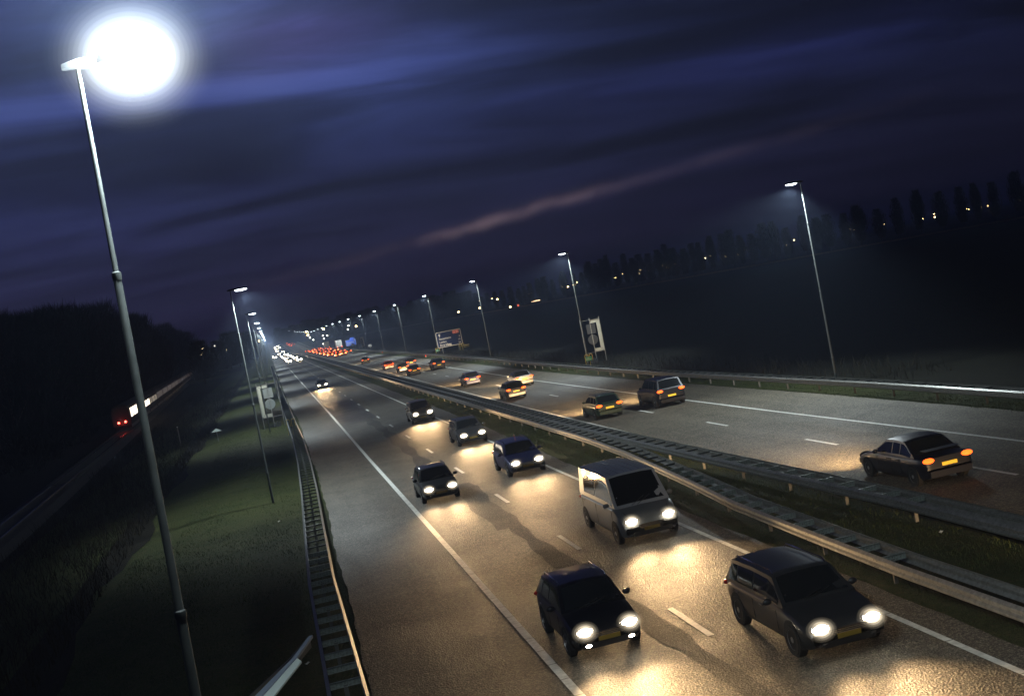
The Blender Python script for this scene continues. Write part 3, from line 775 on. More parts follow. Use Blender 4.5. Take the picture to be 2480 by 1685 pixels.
# distant clusters
pf = [make_vehicle('hatch', black, facing='front', light='far'), make_vehicle('mpv', grey, facing='front', light='far')]
C1 = [(6.8, 463), (10.3, 452), (6.7, 490), (10.2, 511), (6.9, 539), (10.4, 548), (6.8, 585), (10.5, 600), (10.3, 655), (6.8, 640), (6.9, 700), (10.3, 735), (3.1, 700), (2.9, 760), (10.4, 820), (6.9, 860), (10.4, 930), (6.9, 985)]
for i, (x, y) in enumerate(C1):
    o = pf[i] if i < 2 else copy_tree(pf[i % 2]); place(o, x, y, 'front', '%s car from the front in the distant glare of oncoming headlights' % ordinal(i+1), 'car', ON)
C2 = [(6.9, 1080), (10.3, 1120), (6.9, 1180), (10.3, 1240)]
for i, (x, y) in enumerate(C2):
    o = copy_tree(pf[i % 2]); place(o, x, y, 'front', '%s car of the farthest oncoming group on the rise' % ordinal(i+1), 'car', ON)
pb = [make_vehicle('hatch', black, facing='back', light='far', tail='brake'), make_vehicle('wagon', grey, facing='back', light='far', tail='tail')]
C3 = [(21.0, 395), (26.2, 420), (23.4, 402), (23.6, 440), (20.2, 425), (26.3, 455), (20.2, 455), (23.4, 478), (20.2, 488), (23.5, 515), (26.5, 500), (20.2, 520), (20.2, 560), (23.3, 560), (26.6, 560), (23.5, 610), (20.2, 610), (27.0, 620), (23.5, 670), (20.3, 680), (27.6, 690)]
for i, (x, y) in enumerate(C3):
    o = pb[i] if i < 2 else copy_tree(pb[i % 2]); place(o, x, y, 'back', '%s car from the back of the distant red tail light queue' % ordinal(i+1), 'car', OFF)
C4 = [(20.5, 1120), (23.8, 1150), (20.5, 1200), (23.8, 1230), (20.5, 1290), (23.8, 1310)]
for i, (x, y) in enumerate(C4):
    o = copy_tree(pb[i % 2]); place(o, x, y, 'back', '%s car of the farthest red group climbing the rise' % ordinal(i+1), 'car', OFF)

# ------------------------------------------------------------------ lettering
def text_mesh(txt, size, bold=0.0):
    c = bpy.data.curves.new('t', 'FONT'); c.body = txt; c.size = size; c.offset = bold; c.extrude = .006
    o = bpy.data.objects.new('t', c); col.objects.link(o)
    dg = bpy.context.evaluated_depsgraph_get(); me = bpy.data.meshes.new_from_object(o.evaluated_get(dg))
    bpy.data.objects.remove(o); return me
def add_text(parent, txt, x, z, size, m, y=-.045, bold=0.):
    me = text_mesh(txt, size, bold); me.materials.clear(); me.materials.append(m)
    o = bpy.data.objects.new('lettering', me); col.objects.link(o); o.parent = parent
    o.location = (x, y, z); o.rotation_euler = (R(90), 0, 0); return o
def rrect(w, h, r, n=5):
    out = []
    for cx, cz, a0 in ((w/2-r, h/2-r, 0), (-w/2+r, h/2-r, 90), (-w/2+r, -h/2+r, 180), (w/2-r, -h/2+r, 270)):
        for i in range(n+1):
            a = R(a0+90*i/n); out.append((cx+r*math.cos(a), cz+r*math.sin(a)))
    return out
def frame_mb(w, h, r, t, y0, y1):
    mb = MB(); a = rrect(w, h, r); b_ = rrect(w-2*t, h-2*t, max(.01, r-t)); n = len(a)
    vs = [(p[0], y0, p[1]) for p in a]+[(p[0], y0, p[1]) for p in b_]+[(p[0], y1, p[1]) for p in a]+[(p[0], y1, p[1]) for p in b_]
    fs = []
    for i in range(n):
        j = (i+1) % n
        fs += [(i, j, n+j, n+i), (2*n+j, 2*n+i, 3*n+i, 3*n+j), (j, i, 2*n+i, 2*n+j), (n+i, n+j, 3*n+j, 3*n+i)]
    return mb.add(vs, fs)
sign_blue = mat('sign_blue', (.006, .012, .045), .9, spec=.1); sign_white = mat('sign_reflective_white', (.50, .50, .47), .5, emit=None)
sign_red = mat('sign_red', (.45, .02, .02), .4)
# big direction sign
y_s = 238.0
TL, TR, BR, BL = [at_y(u, v, y_s) for u, v in ((1054, 806.6), (1113.5, 795), (1121.5, 831.4), (1061.3, 843.8))]
cx_, cz_ = (TL.x+TR.x+BR.x+BL.x)/4, (TL.z+TR.z+BR.z+BL.z)/4
sw, shh = ((TR.x-TL.x)+(BR.x-BL.x))/2, ((TL.z-BL.z)+(TR.z-BR.z))/2
sg = empty('direction_sign', (cx_, y_s, 0)); tag(sg, 'large dark blue road sign with white place names and red route number', 'road sign')
pn = MB().prism(rrect(sw, shh, .28), 'y', 0, .06).build('panel', sign_blue, sg); pn.location = (0, 0, cz_)
fr = frame_mb(sw, shh, .28, .09, -.02, -.002).build('border', sign_white, sg); fr.location = (0, 0, cz_)
def st(txt, fx, fz, size, m=sign_white, b_=.008): add_text(pn, txt, -sw/2+fx*sw, -shh/2+fz*shh, size, m, -.012, b_)
st('Sassenheim', .10, .50, .52); st('Leiden', .10, .29, .52); st('Den Haag', .10, .08, .56, b_=.02)
st('6', .90, .50, .42); st('15', .85, .29, .42); st('26', .84, .09, .44)
MB().prism([(.0, .42), (-.24, .02), (-.07, .09), (-.07, -.22), (.07, -.22), (.07, .09), (.24, .02)], 'y', -.02, -.002).build('arrow', sign_white, pn).location = (-sw*.36, 0, shh*.27)
rs_ = MB().prism(rrect(1.15, .52, .12), 'y', -.012, -.002).build('route_shield', sign_red, pn); rs_.location = (sw*.30, 0, shh*.35)
frame_mb(1.25, .62, .14, .05, -.016, -.003).build('shield_border', mat('faded_shield_rim', (.5, .3, .3), .5), pn).location = (sw*.30, 0, shh*.35)
add_text(pn, 'A 44', sw*.30-.42, shh*.35-.16, .44, mat('shield_letter', (.7, .55, .52), .5), -.014, .006)
for s_ in (-1, 1):
    MB().tube([(s_*sw*.33, .14, 0), (s_*sw*.33, .14, cz_+shh*.4)], .07, 8).build('post', galv, sg)
# small blue exit sign farther on
y_b = 505.0; p = at_y(850, 829.5, y_b)
sb = empty('exit_sign', (p.x, y_b, 0)); tag(sb, 'small bright blue exit sign with number tab, far down the right verge', 'road sign')
eb = mat('exit_sign_blue', (.06, .15, .75), .6)
pn = MB().prism(rrect(4.2, 2.5, .2), 'y', 0, .06).build('panel', eb, sb); pn.location = (0, 0, p.z)
frame_mb(4.2, 2.5, .2, .07, -.02, -.002).build('border', sign_white, pn)
for zz_, ww_ in ((-.05, (.9, 1.1, .5)), (-.72, (1.3, .6))):          # two lines of lettering, too far off to read
    xx_ = -1.8
    for w_ in ww_:
        MB().box(xx_, xx_+w_, -.014, -.003, zz_, zz_+.26).build('lettering', sign_white, pn); xx_ += w_+.16
MB().prism([(1.0, .25), (1.6, .85), (1.25, .95), (1.85, 1.1), (1.75, .5), (1.68, .78), (1.15, .18)], 'y', -.02, -.002).build('arrow', sign_white, pn)
tb = MB().prism(rrect(1.9, .7, .1), 'y', 0, .05).build('number_tab', eb, sb); tb.location = (.75, 0, p.z+1.62)
for s_ in (-1, 1): MB().tube([(s_*1.4, .1, 0), (s_*1.4, .1, p.z)], .07, 6).build('post', galv, sb)
# sign stands seen from the back: U shaped pale channel, a square plate and a round plate
def back_stand(x, y, sgn, label, h_=4.7, dark=False):
    r_ = empty('sign_stand', (x, y, 0)); tag(r_, label, 'sign stand', 'square and round plates hung in a steel frame')
    ch = mat('pale_channel', (.30, .30, .25), .5); pl = mat('dark_back_plate', (.022, .024, .026), .6) if dark else mat('sign_back_plate', (.17, .19, .19), .55, .3, var=.1)
    z0, z1 = 1.15, 4.45; w = 1.0
    mb = MB(); t = .32
    mb.add([(sgn*-w, 0, z0), (sgn*(-w+t), 0, z0+t), (sgn*(-w+t), 0, z1-t), (sgn*-w, 0, z1)]+[(sgn*-w, .08, z0), (sgn*(-w+t), .08, z0+t), (sgn*(-w+t), .08, z1-t), (sgn*-w, .08, z1)], [(0, 1, 2, 3), (7, 6, 5, 4), (0, 3, 7, 4), (1, 5, 6, 2), (0, 4, 5, 1), (3, 2, 6, 7)])
    mb.add([(sgn*-.96, 0, z1), (sgn*(-.96+t), 0, z1-t), (0, 0, z1-t), (0, 0, z1)]+[(sgn*-.96, .08, z1), (sgn*(-.96+t), .08, z1-t), (0, .08, z1-t), (0, .08, z1)], [(0, 1, 2, 3), (7, 6, 5, 4), (0, 3, 7, 4), (1, 5, 6, 2), (0, 4, 5, 1), (3, 2, 6, 7)])
    mb.add([(sgn*-.96, 0, z0), (sgn*(-.96+t), 0, z0+t), (0, 0, z0+t), (0, 0, z0)]+[(sgn*-.96, .08, z0), (sgn*(-.96+t), .08, z0+t), (0, .08, z0+t), (0, .08, z0)], [(3, 2, 1, 0), (4, 5, 6, 7), (4, 7, 3, 0), (2, 6, 5, 1), (1, 5, 4, 0), (7, 6, 2, 3)])
    mb.build('channel', ch, r_)
    MB().box(-.48, .48, -.03, .0, 3.05, 3.98).build('square_plate', pl, r_)
    MB().box(-.46, .46, -.028, -.002, 4.0, 4.07).build('square_plate_rail', pl, r_)
    MB().tube([(0, -.03, 2.42), (0, 0, 2.42)], .53, 28).build('round_plate', pl, r_)
    for xx, hh in ((-1.02, h_), (0.02, h_), (1.05, h_)):
        MB().tube([(sgn*xx, -.07, 0), (sgn*xx, -.07, hh)], .045, 8).build('post', galv, r_)
    for z_ in (1.1, 4.5): MB().tube([(-1.05, -.07, z_), (1.05, -.07, z_)], .02, 6).build('crossbar', galv, r_)
    for i in range(3): MB().box(sgn*(.1+.25*i)-.09, sgn*(.1+.25*i)+.09, -.3, .1, .0, .45+.1*(i % 2)).build('cabinet', dark_metal, r_)
    return r_
back_stand(-.85, 128, 1, 'galvanised frame with square and round plates behind the left guard rail')
back_stand(32.9, 124.5, -1, 'dark frame with bright bracket, square and round plates, right of road', dark=True)
back_stand(32.5, 440, -1, 'small faraway frame with pale bracket beside the blue exit sign', dark=True)
# yellow escape ladders with small green distance plates
ylw = mat('yellow_tube', (.50, .36, .04), .5); grn = mat('green_plate', (.02, .22, .15), .4)
def hoop(x, y, label, plate=True, m=ylw, gate=False):
    r_ = empty('access_hoop', (x, y, 0)); tag(r_, label, 'access hoop', 'yellow tube hoops at the rail gaps')
    for dx_ in (-.22, .22):
        pts = [(dx_, 0, 0), (dx_, 0, 1.25)]+[(dx_+.16-.16*math.cos(a), 0, 1.25+.16*math.sin(a)) for a in [math.pi*i/6 for i in range(1, 6)]]+[(dx_+.32, 0, 1.25), (dx_+.32, 0, .75)]
        MB().tube(pts, .028, 6).build('hoop_tube', m, r_, True)
    if plate:
        pl = MB().box(-.2, .45, -.05, -.02, .75, 1.15).build('distance_plate', grn, r_)
        MB().box(-.14, .38, -.056, -.051, .86, .90).box(-.14, .20, -.056, -.051, .98, 1.02).build('plate_marking', sign_white, pl)
    if gate: MB().box(.5, 1.6, -.02, .02, .9, .96).box(.5, 1.6, -.021, .021, .55, .6).build('gate_rail', m, r_)
    return r_
hoop(30.3, 118.2, 'yellow hoop with green plate at the foot of the second right lamp')
hoop(31.4, 236, 'yellow hoop with pale green plate under the left corner of the big sign')
hoop(36.2, 236, 'yellow hoop and gate under the right corner of the big sign', False, gate=True)
hoop(.55, 113.5, 'yellow hoop standing between the rails of the left guard rail', False)
refl = mat('red_reflector', (.75, .03, .015), .3)
strw = mat('white_delineator', (.75, .75, .72), .4)
for i, (x, y, l_) in enumerate([(29.0, 119, 'small red reflector on the far rail before the yellow hoop'), (29.1, 236, 'small red reflector on the far rail below the big sign'), (29.4, 330, 'farthest small red reflector on the far rail')]):
    r_ = empty('reflector_post', (x-.05, y, 0)); tag(r_, l_, 'reflector', 'red rail reflectors')
    MB().prism(rrect(.18, .34, .05), 'y', -.02, 0).build('reflector_face', refl, r_).location = (0, 0, .42); MB().box(-.03, .03, .001, .03, 0, .5).build('bracket', galv, r_)
for i, (u, v, l_) in enumerate([(896, 837, 'striped bollard plate nearest on the far right verge'), (854, 835, 'striped bollard plate beneath the small blue sign')]):
    yy = (400, 480)[i]; p = at_y(u, v, yy)
    r_ = empty('bollard', (p.x, yy, 0)); tag(r_, l_, 'bollard', 'striped exit bollards')
    MB().tube([(0, 0, p.z), (0, .05, p.z)], .62, 18).build('plate', dark_metal, r_)
    for k in (-1, 0, 1): 
        q = MB().box(-.42+.12*abs(k), .42-.12*abs(k), -.02, -.002, -.07, .07).build('stripe', strw, r_); q.location = (k*.26, 0, p.z+k*-.18); q.rotation_euler = (0, R(-50), 0)
    MB().tube([(0, .05, 0), (0, .05, p.z)], .05, 6).build('post', galv, r_)

# near sign at the bottom edge, seen from its back and above
p0, p1, p2 = at_height(757, 1537, 3.0), at_height(713, 1592, 3.0), at_height(590, 1730, 3.0)
ns = empty('road_sign', (p1.x, p1.y, 0)); tag(ns, 'pale metal edge of a sign seen from above at the bottom left', 'sign panel')
steel_b = mat('blue_grey_panel', (.22, .26, .32), .5, .2); pale = mat('pale_sign_edge', (.55, .64, .62), .45)
d01 = (p0-p1).normalized(); nrm = Vector((-d01.y, d01.x, 0)).normalized(); 
d12 = (p2-p1).normalized(); nr2 = Vector((d12.y, -d12.x, 0)).normalized()
def quadbox(pts, h, m, name):
    n = len(pts); mb = MB(); b_ = [Vector(p)-Vector((p1.x, p1.y, 0)) for p in pts]
    mb.add([tuple(q) for q in b_]+[tuple(q-Vector((0, 0, h))) for q in b_], [tuple(range(n)), tuple(reversed(range(n, 2*n)))]+[(i, (i+1) % n, n+(i+1) % n, n+i) for i in range(n)])
    return mb.build(name, m, ns)
quadbox([p0, p1+nrm*-.045, p2+nr2*-.03, p2+nr2*.14, p1+nrm*.045, p0+nrm*.07], .05, steel_b, 'upper_edge')
quadbox([p1-nrm*.05-Vector((0, 0, .01)), p1-nrm*.15-Vector((0, 0, .05))-d01*.12, p2-nr2*.22-Vector((0, 0, .05)), p2-nr2*.035-Vector((0, 0, .01))], .03, pale, 'lower_flange')
quadbox([p0+nrm*.072, p1+nrm*.10, p2+nr2*.30, p2+nr2*.285, p1+nrm*.085, p0+nrm*.06], .22, dark_metal, 'panel')
MB().tube([((p2.x-p1.x)*.45, (p2.y-p1.y)*.45, 0), ((p2.x-p1.x)*.45, (p2.y-p1.y)*.45, 2.6)], .05, 10).build('post', dark_metal, ns)
# small marker with a white triangular cap and a thin stake on the left verge
r_ = empty('marker_post', (-6.5, 126, -.1)); tag(r_, 'little post with pale triangular roof in the dark scrub', 'marker post')
MB().tube([(0, 0, 0), (0, 0, 1.05)], .04, 6).build('post', galv, r_)
MB().add([(-.5, -.3, 1.0), (.5, -.3, 1.0), (.5, .3, 1.0), (-.5, .3, 1.0), (0, -.02, 1.32), (0, .02, 1.32)], [(0, 1, 4), (2, 3, 5), (1, 2, 5, 4), (3, 0, 4, 5), (0, 3, 2, 1)]).build('roof_cap', galv_plate, r_)
r_ = empty('stake', (-11, 137, -.6)); tag(r_, 'thin wooden stake standing in the scrub left of the triangular marker', 'stake')
MB().box(-.05, .05, -.05, .05, 0, 2.1).build('stake_shaft', mat('weathered_wood', (.2, .18, .15), .9), r_); MB().box(-.06, .06, -.06, .06, 2.101, 2.22).build('stake_tip', sign_white, r_)

# ------------------------------------------------------------------ railway and train
def trk(y): return -23.4-(y-195)*.035
def gz(x): return -.9*math.sin(min(1, max(0, (-5-x)/14.))*math.pi/2)
mb = MB(); rows = [[(trk(y)+w_, y, z_) for w_, z_ in ((2.4, -.92), (1.5, -.55), (-1.5, -.55), (-2.4, -.92))] for y in np.arange(20, 1000, 20.)]
mb.grid(rows); tag(mb.build('railway_ballast', mat('ballast', (.04, .038, .035), .95, var=.4, vscale=12)), 'low gravel bed of the railway in the dark left field', kind='structure')
rt = empty('railway_track', (0, 0, 0)); tag(rt, 'thin steel railway track in the dark left field', 'railway track')
for s_ in (-.72, .72):
    MB().grid([[(trk(y)+s_-.035, y, -.55), (trk(y)+s_-.035, y, -.38), (trk(y)+s_+.035, y, -.38), (trk(y)+s_+.035, y, -.55)] for y in np.arange(20, 1000, 20.)]).build('rail', mat('rail_steel', (.4, .4, .42), .25, .9), rt)
mb = MB()
for y in np.arange(120, 200, .7): mb.box(trk(y)-1.25, trk(y)+1.25, y-.12, y+.12, -.56, -.46)
mb.build('sleepers', mat('concrete_sleeper', (.12, .12, .11), .9), rt)
train = empty('train', (0, 0, 0)); tag(train, 'passenger train with lit windows and two red tail lamps', 'train')
coach_m = mat('coach_side', (.05, .047, .05), .85, 0, spec=.1, var=.2, vscale=2); coach_yel = mat('coach_front', (.03, .03, .035), .5)
def win_mat(name, stren, c=(1.0, .86, .68)):
    M = mat(name, (.04, .04, .04), .7, spec=.1, emit=c, estr=stren, sample='NONE')
    if not M.get('done'):
        t = NT(M.node_tree); tc_ = t.n('ShaderNodeTexCoord'); mp = t.n('ShaderNodeMapping'); M.node_tree.links.new(tc_.outputs['Object'], mp.inputs[0]); mp.inputs['Scale'].default_value = (1, 1.2, 2.0)
        f = t.mapr(t.noise(mp.outputs[0], 1.6, 4, .7), .35, .62, .15, 1.25)
        M.node_tree.links.new(t.math('MULTIPLY', f, stren), M.node_tree.nodes['Principled BSDF'].inputs['Emission Strength']); M['done'] = 1
    return M
wl = [win_mat('window_lit', 3.2), win_mat('window_lit_half', .30), win_mat('window_dim', .10, (1, .84, .78)), win_mat('window_dimmer', .06, (1, .8, .76))]
CL = 25.0
for i in range(15):
    ya = 195+i*(CL+1.0); yc = ya+CL/2
    cr_ = empty('coach', (trk(yc), yc, -.38)); cr_.parent = train; cr_.rotation_euler = (0, 0, math.atan(.035))
    prof = [(-1.4, .9), (-1.42, 1.6), (-1.4, 3.1), (-1.15, 3.75), (-.5, 4.05), (.5, 4.05), (1.15, 3.75), (1.4, 3.1), (1.42, 1.6), (1.4, .9)]
    MB().prism(prof, 'y', -CL/2, CL/2).build('shell', coach_m, cr_, True)
    MB().box(-1.2, 1.2, -CL/2+1, CL/2-1, .35, .89).build('underframe', dark_metal, cr_)
    wm = wl[0] if i < 1 else wl[0] if i == 1 else wl[1] if i == 2 else wl[2] if i < 8 else wl[3]
    groups = [(-12.0, -6.2), (-4.6, 3.8), (5.4, 11.8)] if i else [(-11.9, -7.6), (-6.6, 4.5), (5.6, 11.8)]
    if i < 3:
        for a_, b_ in groups: MB().box(1.40, 1.432, a_, b_, 1.95, 3.0 if i else 3.3).build('window', wm, cr_)
    else: MB().box(1.40, 1.432, -11.5, 11.5, 1.95, 3.2).build('window', wm, cr_)
    for dd_ in (-5.3, 4.6): MB().box(1.405, 1.436, dd_-.55, dd_+.55, 1.0, 1.9).build('door', coach_m, cr_)
    if i == 0:
        MB().prism([(-1.3, .9), (-1.3, 3.0), (-1.0, 3.7), (1.0, 3.7), (1.3, 3.0), (1.3, .9)], 'y', -CL/2-.35, -CL/2-.002).build('rear_cab', coach_yel, cr_, True)
        for s_ in (-.5, .5): MB().ellip((s_, -CL/2-.37, 1.42), (.17, .06, .17), 10, 6).build('tail_lamp', red_pt, cr_, True)
d = bpy.data.lights.new('tail_glow', 'POINT'); d.energy = 40; d.color = (1, .05, .03); d.shadow_soft_size = .2
lo = bpy.data.objects.new('tail_glow', d); col.objects.link(lo); lo.parent = train; lo.location = (trk(194), 193.6, .9)
# ------------------------------------------------------------------ trees
def twigs(mb, n, h0, h1, rad, size, w, upright, clump=5):
    cen = [(random.uniform(-.7, .7), random.uniform(-.7, .7), random.uniform(0, 1)) for _ in range(clump*6)]
    k = 0
    while k < n:
        c_ = random.choice(cen); t = min(1, max(0, c_[2]+random.gauss(0, .12)))
        r_ = rad(t); a = random.uniform(0, 6.283); q = random.uniform(0, 1)**.5
        x = (c_[0]*.55+q*math.cos(a)*.62)*r_; y = (c_[1]*.55+q*math.sin(a)*.62)*r_; z = h0+(h1-h0)*t
        L_ = size*random.uniform(.5, 1.4); out = Vector((x, y, 0)); out = out.normalized() if out.length > .01 else Vector((1, 0, 0))
        d = (Vector((0, 0, upright))+out*random.uniform(.1, .8)+Vector((random.gauss(0, .3), random.gauss(0, .3), random.gauss(0, .2)))).normalized()
        s_ = d.cross(Vector((random.gauss(0, 1), random.gauss(0, 1), random.gauss(0, 1)))).normalized()*w
        p = Vector((x, y, z)); mb.add([p-s_, p+s_, p+d*L_], [(0, 1, 2)]); k += 1
def limbs(mb, h0, h1, rad, n, r0):
    for i in range(n):
        t = (i+.5)/n; a = i*2.4; z = h0+(h1-h0)*t*.8; q = rad(min(1, t+.15))*.7
        mb.tube([(0, 0, z-(.6)), (q*.5*math.cos(a), q*.5*math.sin(a), z+(h1-h0)*.07), (q*math.cos(a), q*math.sin(a), z+(h1-h0)*.17)], [r0*(1-t*.7), r0*.5*(1-t*.7), r0*.15], 5)
def tree_meshes(h, crown0, rad, n, size, w, upright, tm, r0):
    tb = MB(); tb.tube([(0, 0, -.3), (.05, 0, h*.3), (-.05, .05, h*.65), (0, 0, h*.93)], [r0, r0*.75, r0*.4, r0*.08], 7); limbs(tb, crown0, h, rad, 10, r0*.4)
    cb = MB(); twigs(cb, n, crown0, h, rad, size, w, upright)
    return tb.mesh('trunk', bark), cb.mesh('crown', tm)
LT = [tree_meshes(H_, H_*.12, lambda t, k=k: (2.2+4.6*math.sin(math.pi*min(1, .15+t*.80))**.8)*(.85+.1*k), 5200, 1.5, .055, 1.1, twig_dark, .28) for k, H_ in enumerate((14.5, 16, 17.5))]
PT = [tree_meshes(H_, H_*.16, lambda t, k=k: (1.2+4.0*math.sin(math.pi*min(1, .12+t*.76)))*(.8+.16*k), 3600, 1.7, .085, 1.9, twig_far, .26) for k, H_ in enumerate((21, 23.5, 25.5))]
def plant_tree(ms, x, y, z, s, label, group, name='tree'):
    o = empty(name, (x, y, z), random.uniform(0, 6.28)); w_s = s*random.uniform(.8, 1.25); o.scale = (w_s, w_s, s*random.uniform(.93, 1.06))
    link(ms[0], 'trunk', o); link(ms[1], 'crown', o); return tag(o, label, 'tree', group)
# left wood: silhouettes follow the skyline of the photograph; tops (u, v) at distance y
left_sky = [(-60, 772), (-10, 779), (35, 778), (75, 770), (110, 778), (150, 768), (190, 762), (228, 761), (262, 766), (296, 776), (330, 790), (362, 806), (388, 800), (412, 799), (436, 812), (458, 828)]
k = 0
for (u, v) in left_sky:
    for row_ in range(2):
        y = 205+row_*32+random.uniform(-8, 8)+max(0, (u-300))*.5
        kx = at_y(u, v, 1.0).x; y = max(y, (-32.0+6.8)/(kx+.035)+row_*20) if kx < -.05 else 420+row_*20
        p = at_y(u+random.uniform(-12, 12)+row_*10, v+row_*6+random.uniform(-5, 9), y); h = p.z+.9
        k += 1
        ms = LT[k % 3]; base_h = (14.5, 16, 17.5)[k % 3]
        plant_tree(ms, p.x, y, -.9, h/base_h, 'bare tree in the dark wood left of the railway, %s counted from the left edge' % ordinal(k), 'bare trees of the left wood', 'bare_tree')
for i, (u, v, y) in enumerate([(480, 838, 420), (500, 842, 520), (522, 826, 560), (545, 811, 600), (566, 806, 640), (590, 804, 700), (612, 812, 760)]):
    p = at_y(u, v, y); plant_tree(LT[i % 3], p.x, y, -.5, (p.z+.5)/(14.5, 16, 17.5)[i % 3], 'dim far tree between the railway and left lamps, %s from the left' % ordinal(i+1), 'far trees behind the left lamps', 'bare_tree')
# undergrowth at the foot of the wood
for i in range(14):
    y = 150+i*9; sb_ = MB(); twigs(sb_, 900, 0, 3.6+random.random()*1.5, lambda t: 3.4*(1-.5*t), 1.0, .035, .9)
    o = sb_.build('bush', twig_dark); o.location = (trk(y)-7.5-random.uniform(0, 3), y, -.9); tag(o, '%s dark bush from the front at the edge of the left wood' % ordinal(i+1), 'bush', 'bushes at the wood edge')
# poplar row on the low dike far right
a0 = Vector((310, 415, 0)); a1 = Vector((246, 552, 0)); a2 = Vector((186, 775, 0)); a3 = Vector((120, 1080, 0))
def dike(s_):
    pts = [a0, a1, a2, a3]; seg = [(b_-a_).length for a_, b_ in zip(pts, pts[1:])]
    for a_, b_, L_ in zip(pts, pts[1:], seg):
        if s_ <= L_: return a_+(b_-a_)*(s_/L_)
        s_ -= L_
    return pts[-1]
tops = [(2480, 400), (2440, 411), (2386, 416), (2293, 438), (2241, 446), (2192, 461), (2105, 474), (2014, 500), (1900, 520), (1850, 535), (1740, 543), (1680, 573), (1600, 586), (1500, 612), (1439, 614), (1405, 640), (1300, 660), (1200, 690), (1100, 705), (900, 745), (700, 800)]
tx = [t_[0] for t_ in reversed(tops)]; tv = [t_[1] for t_ in reversed(tops)]
def to_px(P):
    d = Vector(P)-Vector((0, 0, CZ)); z = d.dot(Fv); return 1240+FPX*d.dot(Xv)/z, 842.5-FPX*d.dot(Yv)/z
k = 0; s_ = 0.
while s_ < 720 and k < 66:
    P = dike(s_); u, v = to_px((P.x, P.y, 10)); vt = float(np.interp(u, tx, tv))+random.uniform(-10, 12)
    Hh = max(9, min(29, at_y(u, vt+9, P.y).z))*.88; k += 1
    plant_tree(PT[k % 3], P.x, P.y, rz(P.y)*0, Hh/(21, 23.5, 25.5)[k % 3], 'bare poplar across the black field, %s from the right end of the row' % ordinal(k), 'poplars in a row across the field', 'poplar_tree')
    s_ += random.uniform(6, 11) if s_ < 330 else random.uniform(9, 17)
mb = MB(); rows = []
for s_ in np.arange(0, 720, 15.):
    P = dike(s_); rows.append([(P.x-3, P.y-1.5, .02), (P.x-1.2, P.y-.6, .75), (P.x+1.5, P.y+.8, .75), (P.x+4, P.y+2, .02)])
mb.grid([list(reversed(r_)) for r_ in rows]); tag(mb.build('embankment', mat('dry_bank', (.20, .17, .12), .95, var=.4, vscale=.6)), 'low pale bank under the poplar row', kind='structure')
# distant wood along the road on the right, beyond the poplars
k = 0
for u in range(1130, 655, -17):
    y = 900+(1130-u)*.9; v = float(np.interp(u, [650, 700, 760, 850, 960, 1100, 1150], [806, 792, 778, 764, 744, 712, 700]))+random.uniform(-7, 7)
    p = at_y(u, v, y); k += 1
    z0 = -1.0; plant_tree(LT[k % 3], p.x, y, z0, (p.z-z0)/(14.5, 16, 17.5)[k % 3], 'distant tree behind the right lamps, %s from the right' % ordinal(k), 'distant trees behind the right lamps', 'bare_tree')

# ------------------------------------------------------------------ distant lights
def dist_light(u, v, y, r_, m, label, cat, group, name='distant_lamp'):
    p = at_y(u, v, y); gzz = 0
    o = empty(name, (p.x, y, gzz)); tag(o, label, cat, group); top_ = max(1.2, p.z)
    MB().tube([(0, 0, 0), (0, 0, top_)], .06, 5).build('pole', galv, o)
    MB().ellip((0, 0, top_), (r_, r_, r_*.8), 8, 6).build('lamp_globe', m, o, True)
    return o
c5 = lambda a, b_: (1350+a*.2533, 600+b_*.2533); c8 = lambda a, b_: (1880+a*.2582, 400+b_*.2582); c6 = lambda a, b_: (1080+a*.1463, 680+b_*.1463)
big = [c5(100, 372), c5(555, 285), c5(780, 247), c5(1052, 190), c5(1605, 87), c8(99, 750), c8(762, 626), c8(1487, 488), c8(2300, 333), c6(208, 515), c6(557, 450), c6(850, 306), c6(1388, 212), c6(1065, 432)]
small = [c5(45, 372), c5(150, 355), c5(170, 352), c5(185, 330), c5(315, 308), c5(463, 278), c5(622, 248), c5(793, 215), c5(870, 215), c5(977, 178), c5(1002, 176), c5(1125, 153), c5(1203, 130), c5(1352, 118), c5(1413, 98), c5(1462, 80), c5(1730, 63), c5(1792, 17), c8(167, 703), c8(690, 600), c8(732, 603), c8(1010, 556), c8(1376, 502), c8(1480, 458), c8(1785, 410), c8(1805, 415), c8(1870, 402), c8(1917, 393), c8(1985, 382), c6(556, 336), c6(762, 296), c6(1300, 360), c6(1410, 340), c6(2165, 28)]
for i, (u, v) in enumerate(sorted(big, key=lambda t_: -t_[0])):
    dist_light(u, v, 820+random.uniform(-30, 60), .66, warm_pt, 'bright warm lamp behind the poplars, %s from the right of the bright ones' % ordinal(i+1), 'distant lamp', 'bright lamps along the far road')
for i, (u, v) in enumerate(sorted(small, key=lambda t_: -t_[0])):
    dist_light(u, v, 900+random.uniform(-30, 120), .48, warm_pt, 'faint small lamp behind the poplars, %s from the right of the faint ones' % ordinal(i+1), 'distant lamp', 'faint lamps along the far road')
c3 = lambda a, b_: (500+a*.1773, 680+b_*.1773)
for i, (u, v, m_, l_) in enumerate([(490, 843.8, warm_pt, 'orange light at the left end of the cluster beyond the train'), (519.5, 838, white_pt, 'warm white light right of the teal one beyond the train'), (508, 847, teal_pt, 'small teal light beyond the train'), (548.8, 847, warm_pt, 'yellow light nearest the left lamp row beyond the train'), (488.5, 858.6, warm_pt, 'dim orange light under the left end of the cluster'), (497, 874, white_pt, 'lowest tiny white light beyond the train'), (626.8, 825.7, warm_pt, 'single orange light behind the left lamp row')]):
    dist_light(u, v, 620, (.5, .5, .42, .36, .34, .3, .4)[i], m_, l_, 'distant lamp', 'lights beyond the train')
